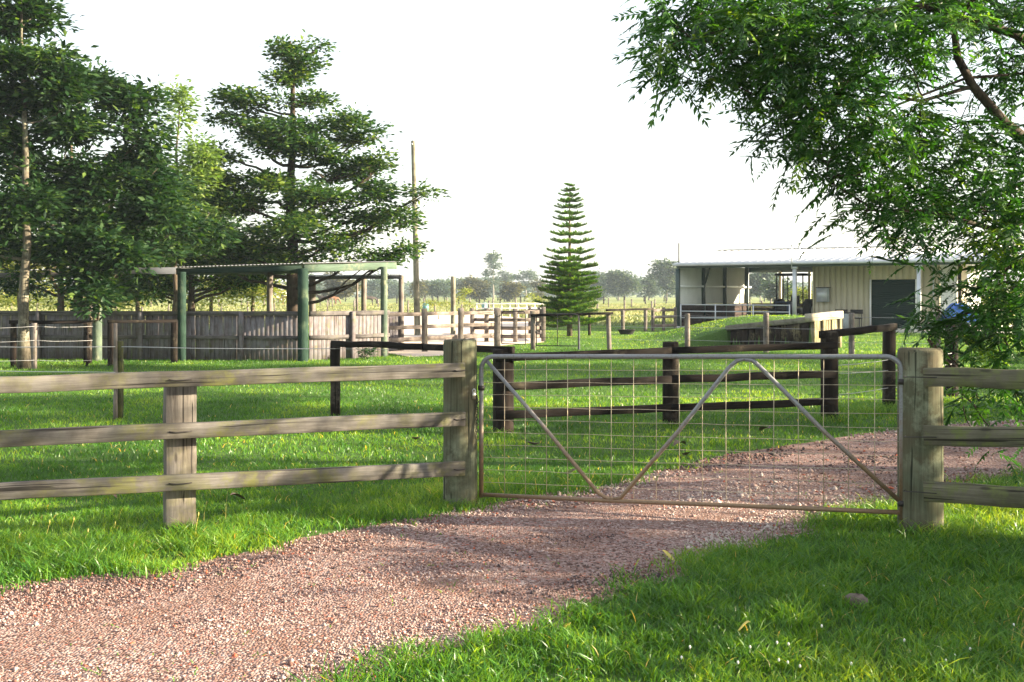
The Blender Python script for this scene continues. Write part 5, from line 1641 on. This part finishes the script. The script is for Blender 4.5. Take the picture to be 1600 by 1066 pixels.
def pinnate_tree(name, label, base, clumps, n_tips, leaf_objs, trunk_pts, trunk_r, extra_limbs, seed, per_tip=5, scale=1.0, group=None):
    rs = np.random.default_rng(seed)
    random.seed(seed)
    t = thing(name, label, 'tree', base, group)
    MB().tube(trunk_pts, trunk_r, 12).build('trunk', M['bark_dark'], t)
    wts = np.array([c[6] for c in clumps], dtype=float); wts /= wts.sum()
    tips, heads = [], []
    for (c, w) in zip(clumps, wts):
        k = max(2, int(n_tips * w))
        v = rs.normal(0, 1, (k, 3)); v /= np.linalg.norm(v, axis=1)[:, None]
        r = rs.random(k) ** .4
        tp_ = v * r[:, None] * np.array(c[3:6]) + np.array(c[:3])
        tips.append(tp_)
        ctr = np.array(c[:3])
        # twigs from the clump's own limb
        q = min(trunk_pts[3:] + [p for e, _ in extra_limbs for p in e[1:]], key=lambda p: (Vector(p) - Vector(c[:3])).length)
        lb = MB()
        L = (Vector(c[:3]) - Vector(q)).length
        if L > .15 and leaf_objs:
            pts = limb(lb, q, c[:3], min(.02, .007 + .006 * L), .005, 9, .07, seg=6, up=.05)
            for i in range(0, len(tp_), 3):
                limb(lb, pts[5 + i % 4], tp_[i], .006, .0025, 4, .1, seg=4)
            lb.build('limb', M['bark_dark'], t)
        heads.append(np.repeat(np.array([[c[0], c[1], c[2]]]), k, 0))
    for (pts, rr) in extra_limbs:
        MB().tube(pts, rr, 9).build('limb', M['bark_dark'], t)
    tips = np.concatenate(tips); heads = np.concatenate(heads)
    nT = len(tips)
    per = rs.integers(per_tip - 2, per_tip + 3, nT)
    pos = np.repeat(tips, per, 0) + rs.normal(0, .11, (per.sum(), 3)) * scale
    outd = np.repeat(tips - heads, per, 0)
    ang = np.arctan2(outd[:, 1], outd[:, 0]) + rs.normal(0, 1.1, len(pos))
    pitch = rs.normal(.15, .38, len(pos))
    roll = rs.normal(0, .35, len(pos))
    sc_ = rs.uniform(.6, 1.25, len(pos)) * scale
    tone = np.repeat(np.clip(rs.normal(.42, .2, nT) + (rs.random(nT) > .85) * .35, 0, 1), per)
    # the 300 that show largest stay single parts
    dist = np.where((np.abs(pos[:, 0]) < .5 * pos[:, 1]) & (Z_(0, pos[:, 1]) > pos[:, 2]), pos[:, 1], 99)
    order = np.argsort(dist)
    single = set(order[:300].tolist()) if leaf_objs else set()
    meshes = {}
    base_np = np.array(base)
    VV, FF, AA = [], [], []
    cnt = 0
    kinds = rs.integers(0, len(CLF), len(pos))
    keep = np.ones(len(pos), dtype=bool)
    for i in single:
        keep[i] = False
        kd = int(kinds[i]); tn = int(min(4, tone[i] * 5))
        if (kd, tn) not in meshes:
            v, f, a = CLF[kd]
            meshes[(kd, tn)] = mesh_np('leaf', v, f, M['leaf_right'], np.clip(a + tn / 5 + .1, 0, 1))
        o = add('leaf', meshes[(kd, tn)], t, pos[i])
        o.rotation_euler = (roll[i], pitch[i], ang[i])
        o.scale = (sc_[i],) * 3
    for kd in range(len(CLF)):
        sel = keep & (kinds == kd)
        v, f, a = CLF[kd]
        m_ = sel.sum()
        if not m_: continue
        ca, sa = np.cos(ang[sel]), np.sin(ang[sel]); cp, sp = np.cos(pitch[sel]), np.sin(pitch[sel]); cr_, sr = np.cos(roll[sel]), np.sin(roll[sel])
        x = v[None, :, 0] * sc_[sel][:, None]; y = v[None, :, 1] * sc_[sel][:, None]; z = v[None, :, 2] * sc_[sel][:, None]
        y1 = y * cr_[:, None] - z * sr[:, None]; z1 = y * sr[:, None] + z * cr_[:, None]
        x2 = x * cp[:, None] + z1 * sp[:, None]; z2 = -x * sp[:, None] + z1 * cp[:, None]
        x3 = x2 * ca[:, None] - y1 * sa[:, None]; y3 = x2 * sa[:, None] + y1 * ca[:, None]
        V = np.stack([x3, y3, z2], 2) + pos[sel][:, None, :]
        VV.append(V.reshape(-1, 3)); FF.append((f[None] + (cnt + np.arange(m_) * len(v))[:, None, None]).reshape(-1, 3))
        AA.append(np.clip(a[None] + tone[sel][:, None], 0, 1).ravel())
        cnt += m_ * len(v)
    me = mesh_np('crown', np.concatenate(VV) - base_np, np.concatenate(FF), M['leaf_right'], np.concatenate(AA))
    add('crown', me, t, base)['kind'] = 'stuff'
    return cnt // 2

# clumps: pixel place, distance, radii in pixels
R = [(1010, 90, 8.6, 32, 34), (1060, 40, 8.8, 55, 40), (1040, 125, 8.7, 42, 26), (1120, 100, 8.6, 55, 40), (1100, 20, 9.0, 60, 30), (1180, 40, 8.4, 60, 45), (1170, 140, 8.7, 40, 34), (1110, 150, 8.8, 28, 18),
     (1235, 110, 8.4, 60, 45), (1255, 30, 8.8, 60, 40), (1200, 200, 8.7, 34, 30), (1255, 190, 8.5, 52, 42), (1310, 150, 8.6, 55, 45), (1330, 60, 8.5, 60, 45), (1225, 245, 8.8, 36, 24), (1290, 250, 8.6, 48, 34), (1350, 230, 8.6, 50, 36),
     (1400, 110, 9.0, 32, 30), (1410, 30, 8.8, 60, 32), (1480, 55, 8.2, 34, 28), (1500, 10, 9.0, 60, 26), (1570, 30, 9.2, 45, 40), (1590, 120, 9.3, 34, 50), (1400, 200, 9.2, 40, 26), (1440, 250, 9.2, 55, 34), (1330, 290, 8.7, 40, 24),
     (1390, 300, 8.8, 48, 30), (1470, 310, 9.0, 50, 34), (1540, 240, 9.2, 50, 44), (1530, 330, 8.8, 50, 38), (1590, 300, 8.4, 34, 50), (1335, 345, 8.6, 40, 16), (1385, 350, 8.5, 36, 26), (1440, 350, 8.7, 40, 20), (1375, 395, 8.6, 16, 18), (1400, 425, 8.5, 8, 10),
     (1560, 385, 8.6, 40, 30), (1595, 400, 8.2, 34, 50), (1575, 450, 8.3, 34, 30), (1460, 490, 8.9, 30, 10), (1475, 505, 8.9, 26, 14), (1505, 525, 8.8, 26, 20), (1450, 530, 8.9, 14, 10), (1545, 500, 8.3, 34, 36), (1595, 500, 7.9, 30, 55), (1585, 570, 7.8, 28, 26),
     (1520, 560, 8.6, 20, 14), (1530, 640, 8.9, 34, 16), (1590, 640, 8.6, 30, 18), (1565, 705, 8.4, 10, 10), (1000, 40, 9.0, 22, 30)]
cR_ = []
for (px, py, Y, rx, ry) in R:
    c = cl(px + (34 if px < 1200 else 14 if px < 1420 else 0), py - (18 if px < 1430 else 12), Y, rx * .74, ry * .68, .55, rx * ry / 1500)
    cR_.append(c)
# the unseen part of the crown, above and to the right of the frame
rsx = np.random.default_rng(4)
for k in range(30):
    a = rsx.uniform(0, 6.28); rr = rsx.uniform(1.0, 3.0)
    cR_.append((6.4 + rr * math.cos(a), 9.9 + rr * math.sin(a) * .8, rsx.uniform(3.0, 6.6), .6, .6, .45, .7))
for k in range(10):
    y = rsx.uniform(5.6, 8.2)
    cR_.append((rsx.uniform(.5 * y + 1.0, .5 * y + 3.6), y, rsx.uniform(1.9, 4.4), .55, .45, .35, .9))
TB = Vector((6.0, 9.9, 0))
tpts = [TB + Vector((0, 0, -.05)), TB + Vector((.02, .03, .8)), TB + Vector((-.05, 0, 1.6)), P(1745, 330, 9.7), P(1700, 230, 9.5), P(1660, 130, 9.5), P(1640, 30, 9.5), P(1600, -80, 9.4), P(1540, -200, 9.3)]
ex = [([P(1745, 330, 9.7), P(1640, 250, 9.4), P(1568, 190, 9.2), P(1520, 135, 9.1), P(1496, 90, 9.0), P(1490, 40, 8.9), P(1470, -30, 8.8)], [.09, .06, .045, .04, .035, .025, .015]),
      ([P(1660, 130, 9.5), P(1590, 55, 9.4), P(1545, 40, 9.3), P(1440, 10, 9.0), P(1330, 20, 8.8), P(1200, 30, 8.7), P(1080, 60, 8.7)], [.06, .045, .036, .028, .02, .014, .007]),
      ([P(1520, 135, 9.1), P(1440, 158, 9.0), P(1385, 150, 8.9), P(1290, 170, 8.7), P(1190, 150, 8.7)], [.02, .015, .012, .009, .005]),
      ([P(1745, 330, 9.7), P(1650, 330, 9.2), P(1560, 360, 8.9), P(1450, 330, 8.8), P(1370, 330, 8.7), P(1290, 280, 8.7)], [.05, .03, .024, .017, .012, .006]),
      ([P(1640, 250, 9.4), P(1600, 115, 9.3), P(1510, 122, 9.1), P(1400, 165, 9.0), P(1350, 160, 8.9)], [.03, .02, .013, .01, .006]),
      ([P(1700, 470, 9.5), P(1620, 460, 8.9), P(1540, 480, 8.7), P(1480, 500, 8.8), P(1450, 530, 8.9)], [.03, .018, .012, .008, .004])]
attach = tpts + [p for pts, _ in ex for p in pts[2:]]
def att_tree():
    return pinnate_tree('shade_tree', 'near tree with feathery drooping pinnate leaves filling the upper right', TB, cR_, 1300, True, attach_main, attach_r, ex, 12)
attach_main = tpts
attach_r = [.17, .15, .14, .12, .10, .085, .06, .04, .015]
_old = pinnate_tree
n_right = att_tree()

# trees to the right, outside the frame, that shade the drive and verge
def shade(label, base, rad, z0, z1, n, seed):
    rs = np.random.default_rng(seed)
    cc = []
    for k in range(n):
        a = rs.uniform(0, 6.28); q = math.sqrt(rs.random())
        cc.append((base[0] + rad * q * math.cos(a), base[1] + rad * q * math.sin(a), rs.uniform(z0, z1), .6, .6, .45, 1.0))
    return tree('shade_tree', label, base, z1 * .85, .18, cc, 13, .24, M['leaf_fig'], M['bark'], 'trees beyond the right edge of the picture', sub=.6, seed=seed, fork=.15)
nl += shade('leafy tree outside the picture on the right, nearest the camera', (12.0, 4.5, 0), 1.7, .4, 3.3, 30, 201)
nl += shade('leafy tree outside the picture on the right, level with the gate', (17.5, 8.4, 0), 2.2, .9, 5.4, 22, 202)
nl += shade('leafy tree outside the picture on the right, behind the big one', (15.5, 13.2, 0), 1.9, .7, 7.6, 44, 203)
nl += shade('leafy tree outside the picture on the right, towards the shed', (22.0, 19.8, 0), 3.0, 1.0, 9.5, 70, 204)
nl += shade('leafy tree outside the picture on the right, farthest towards the shed', (22.0, 26.5, 0), 2.2, 1.0, 8.0, 44, 205)

# ================================================================== FAR FIELDS
def paddock(label, pa, pb, n, h, wires, mat, w=.12, seed=1):
    rs = random.Random(seed)
    t = thing('paddock_fence', label, 'fence', ((pa[0] + pb[0]) / 2, (pa[1] + pb[1]) / 2, 0), 'wire fences across the far fields')
    A, B = Vector((*pa, 0)), Vector((*pb, 0))
    me = prism_mesh('post', h, w, w, mat, 'Z', nseg=1, jit=0, ch=.01)
    for i in range(n + 1):
        p = A.lerp(B, i / n)
        o = add('post', me, t, (p.x, p.y, -.02), (rs.gauss(0, .02), rs.gauss(0, .02), rs.random()))
        o.scale.z = rs.uniform(.9, 1.1)
    for z in wires:
        MB().tube([A + Vector((0, 0, z)), B + Vector((0, 0, z))], .008, 4).build('wire', M['thin_wire'], t)
paddock('nearest wire fence across the far field, between yard and horses', (-45, 92), (60, 88), 44, 1.15, (1.05, .7, .35), M['yard_post'], .12, 1)
paddock('second wire fence across the far field', (-62, 128), (80, 124), 50, 1.2, (1.1, .7), M['yard_post'], .14, 2)
paddock('third wire fence across the far field, behind the horses', (-80, 170), (110, 165), 56, 1.3, (1.1, .7), M['dark_post'], .17, 3)
paddock('farthest wire fence below the tree line', (-110, 225), (150, 220), 60, 1.3, (1.1,), M['dark_post'], .2, 4)
wr_ = thing('rail_fence', 'white pipe-rail fence beyond the stock yards, left of the Norfolk pine', 'fence', (X_(795, 72), 72, 0))
for k in range(9):
    px = 745 + k * 13
    square_post('post', X_(px, 72), 72, -.02, 1.1, .09, .09, M['white_paint'], wr_, nseg=1, jit=0)
for z in (1.05, .72):
    beam('rail', (X_(745, 72), 71.93, z), (X_(849, 72), 71.93, z), .05, .07, M['white_paint'], wr_, nseg=1, jit=0)
for (px, Y, lab) in ((665, 100, 'teal plastic tank in the field beside the utility pole'), (757, 105, 'teal plastic tank in the field behind the white rails')):
    c = Vector((X_(px, Y), Y, 0))
    t = thing('water_tank', lab, 'tank', c)
    MB().tube([c, c + Vector((0, 0, .75))], .3, 16).build('tank_shell', M['teal'], t)
    MB().tube([c + Vector((0, 0, .75)), c + Vector((0, 0, .84))], [.31, .18], 16).build('lid', M['teal'], t)

# horses
def horse_mesh():
    J = {}
    pts = [((-.62, 0, 1.22), .27), ((-.25, 0, 1.18), .29), ((.2, 0, 1.17), .29), ((.55, 0, 1.22), .25), ((.85, 0, 1.48), .15), ((1.08, 0, 1.78), .11), ((1.28, 0, 1.72), .10), ((1.55, 0, 1.50), .06)]
    edges = [(0, 1), (1, 2), (2, 3), (3, 4), (4, 5), (5, 6), (6, 7)]
    for s in (-1, 1):
        i = len(pts)
        pts += [((-.66, s * .15, .95), .16), ((-.58, s * .16, .78), .10), ((-.76, s * .16, .52), .055), ((-.70, s * .16, .12), .04), ((-.66, s * .16, .03), .06)]
        edges += [(0, i), (i, i + 1), (i + 1, i + 2), (i + 2, i + 3), (i + 3, i + 4)]
        i = len(pts)
        pts += [((.5, s * .14, .92), .12), ((.52, s * .15, .62), .065), ((.52, s * .15, .5), .05), ((.51, s * .15, .12), .035), ((.54, s * .15, .03), .055)]
        edges += [(3, i), (i, i + 1), (i + 1, i + 2), (i + 2, i + 3), (i + 3, i + 4)]
    me = bpy.data.meshes.new('body')
    me.from_pydata([p for p, _ in pts], edges, [])
    return me, [r for _, r in pts]
def horse(label, px, py, rz, mat, s=1.0, graze=False):
    g = G(px, py)
    t = thing('horse', label, 'horse', g, 'horses grazing in the far field')
    me, rad = horse_mesh()
    if graze:
        for i, p in ((4, (.95, 0, 1.1)), (5, (1.15, 0, .75)), (6, (1.25, 0, .52)), (7, (1.32, 0, .25))):
            me.vertices[i].co = p
    o = add('body', me, t, g, (0, 0, rz))
    me.materials.append(mat)
    md = o.modifiers.new('skin', 'SKIN')
    for i, r in enumerate(rad):
        me.skin_vertices[0].data[i].radius = (r, r)
    me.skin_vertices[0].data[1].use_root = True
    o.modifiers.new('smooth', 'SUBSURF').levels = 1
    o.scale = (s,) * 3
    ca, sa = math.cos(rz) * s, math.sin(rz) * s
    def q(x, y, z): return (g.x + x * ca - y * sa, g.y + x * sa + y * ca, z * s)
    MB().tube([q(-.86, 0, 1.28), q(-1.0, 0, 1.1), q(-.98, 0, .6)], [.05, .06, .02], 6).build('tail', M['horse_dark'], t)
    if not graze:
        MB().tube([q(1.05, .04, 1.84), q(1.04, .05, 1.97)], [.035, .01], 5).tube([q(1.05, -.04, 1.84), q(1.04, -.05, 1.97)], [.035, .01], 5).build('ears', M['horse_dark'], t)
horse('dark horse standing side-on, seen between the corner post and the layered tree', 506, 479, math.pi, M['horse_dark'])
horse('chestnut horse beside the dark horse, right of it', 519, 477.5, .2, M['horse_brown'], .95, True)
horse('chestnut horse grazing, left of the layered tree trunk', 447, 476.5, math.pi - .2, M['horse_brown'], 1.0, True)
horse('dark horse grazing near the pale shelter posts', 576, 478.5, .3, M['horse_dark'], 1.0, True)

# a far low farmhouse
fh = thing('farmhouse', 'far low white farmhouse left of the layered tree trunk', 'house', (X_(428, 240), 240, 0))
MB().box((X_(428, 240), 240, 1.3), (8, 5, 2.6)).build('wall', M['white_paint'], fh)
hb = MB()
x0, y0 = X_(428, 240), 240
hb.v = [(x0 - 4.4, y0 - 2.9, 2.6), (x0 + 4.4, y0 - 2.9, 2.6), (x0 + 4.4, y0 + 2.9, 2.6), (x0 - 4.4, y0 + 2.9, 2.6), (x0 - 2, y0, 4.2), (x0 + 2, y0, 4.2)]
hb.f4 = [(0, 1, 5, 4), (2, 3, 4, 5), (3, 2, 1, 0)]; hb.f3 = [(1, 2, 5), (3, 0, 4)]
hb.build('roof', M['zinc_dull'], fh)
for k in range(3):
    MB().box((x0 - 2.4 + 2.4 * k, y0 - 2.52, 1.5), (1.0, .06, 1.0)).build('window', M['black'], fh)

# ================================================================== SMALL THINGS ON THE GROUND
def fallen_leaf(px, py, mat, size, label, seed):
    rs = random.Random(seed)
    g = G(px, py)
    t = thing('fallen_leaf', label, 'leaf', g)
    mb = MB()
    n = 7
    a = rs.uniform(0, 6.28)
    for i in range(n + 1):
        u = i / n
        w = math.sin(math.pi * min(1, u * .95 + .03)) ** .8 * size * .28
        x = (u - .5) * size
        z = .05 + .03 * math.sin(u * 3 + seed)
        for s in (-1, 0, 1):
            lx, ly = x, s * w
            mb.v.append((g.x + lx * math.cos(a) - ly * math.sin(a), g.y + lx * math.sin(a) + ly * math.cos(a), z + abs(s) * w * .5))
    for i in range(n):
        for s in range(2):
            b = i * 3 + s
            mb.f4.append((b, b + 3, b + 4, b + 1))
    mb.build('blade', mat, t)
for (px, py, m_, s, lab) in ((1161, 996, 'yellow_leaf', .075, 'yellow fallen leaf lying in the front right grass'),
                             (884, 993, 'yellow_leaf', .08, 'ochre fallen leaf at the grass edge of the drive'),
                             (1045, 880, 'yellow_leaf', .09, 'pale fallen leaf on the gravel'),
                             (650, 690, 'dead_leaf', .22, 'curled dark leaf on the lawn by the left gate post'),
                             (175, 782, 'dead_leaf', .10, 'dark dead leaf in the grass left of the square post'),
                             (372, 787, 'dead_leaf', .14, 'dark dead leaf in the grass right of the square post'),
                             (833, 698, 'dead_leaf', .16, 'brown dead leaf on the lawn left behind the gate'),
                             (1062, 703, 'dead_leaf', .2, 'dead leaf on the lawn behind the middle of the gate'),
                             (1072, 715, 'dead_leaf', .16, 'small dark dead leaf near the drive edge behind the gate'),
                             (1195, 678, 'dead_leaf', .22, 'wide dead leaf on the lawn behind the right half of the gate'),
                             (890, 745, 'dead_leaf', .16, 'dead leaf behind the lower left of the gate')):
    fallen_leaf(px, py, M[m_], s, lab, int(px))
rk = thing('rock', 'brown rock half sunk in the front right grass', 'rock', G(1338, 950))
rkm = MB(); g_ = G(1338, 950)
rr_ = random.Random(3)
for i in range(7):
    for k in range(12):
        th = math.pi * i / 6; a = 2 * math.pi * k / 12
        j = 1 + rr_.uniform(-.14, .14)
        rkm.v.append((g_.x + .065 * j * math.sin(th) * math.cos(a), g_.y + .05 * j * math.sin(th) * math.sin(a), .035 + .045 * j * math.cos(th)))
for i in range(6):
    for k in range(12):
        a0, a1 = i * 12 + k, i * 12 + (k + 1) % 12
        rkm.f4.append((a0, a0 + 12, a1 + 12, a1))
rkm.build('rock_body', M['rock'], rk)
# clover heads
def clover():
    mb = MB()
    for (px, py) in ((1078, 1031), (1172, 1031), (1214, 1024), (1232, 1026), (1231, 1056), (1217, 1052), (1153, 1056), (1413, 1020), (1516, 1034), (1492, 1045), (1478, 1053), (1287, 932), (1584, 995), (1250, 1062), (1065, 1048), (1330, 1058), (1284, 997)):
        g = G(px, py); z = .055
        mb.tube([(g.x, g.y, z - .002), (g.x, g.y, z + .004), (g.x, g.y, z + .010), (g.x, g.y, z + .014)], [.003, .0055, .005, .002], 7)
    tag(mb.build('clover_flowers', M['clover'], None, (0, 0, 0)), 'small white clover heads dotted in the front right grass', 'clover', kind='stuff')
clover()

# ================================================================== HAZE
hz = MB().box((60, 330, 8.0), (1700, 720, 18.5))
ho = hz.build('haze', M['tape'], None, (0, 0, 0))
hm, ntz, outz = new_mat('haze_air')
pv = ntz.nodes.new('ShaderNodeVolumePrincipled')
pv.inputs['Color'].default_value = (0.72, 0.86, 1.0, 1)
pv.inputs['Density'].default_value = 0.00036
pv.inputs['Anisotropy'].default_value = 0.0
ntz.links.new(pv.outputs[0], outz.inputs['Volume'])
ho.data.materials.clear(); ho.data.materials.append(hm)
tag(ho, 'thin morning haze over the fields', 'haze', kind='stuff')
print('TRIS grass', nt_g, 'leaves', nl * 2, 'pine', npine, 'right', n_right)
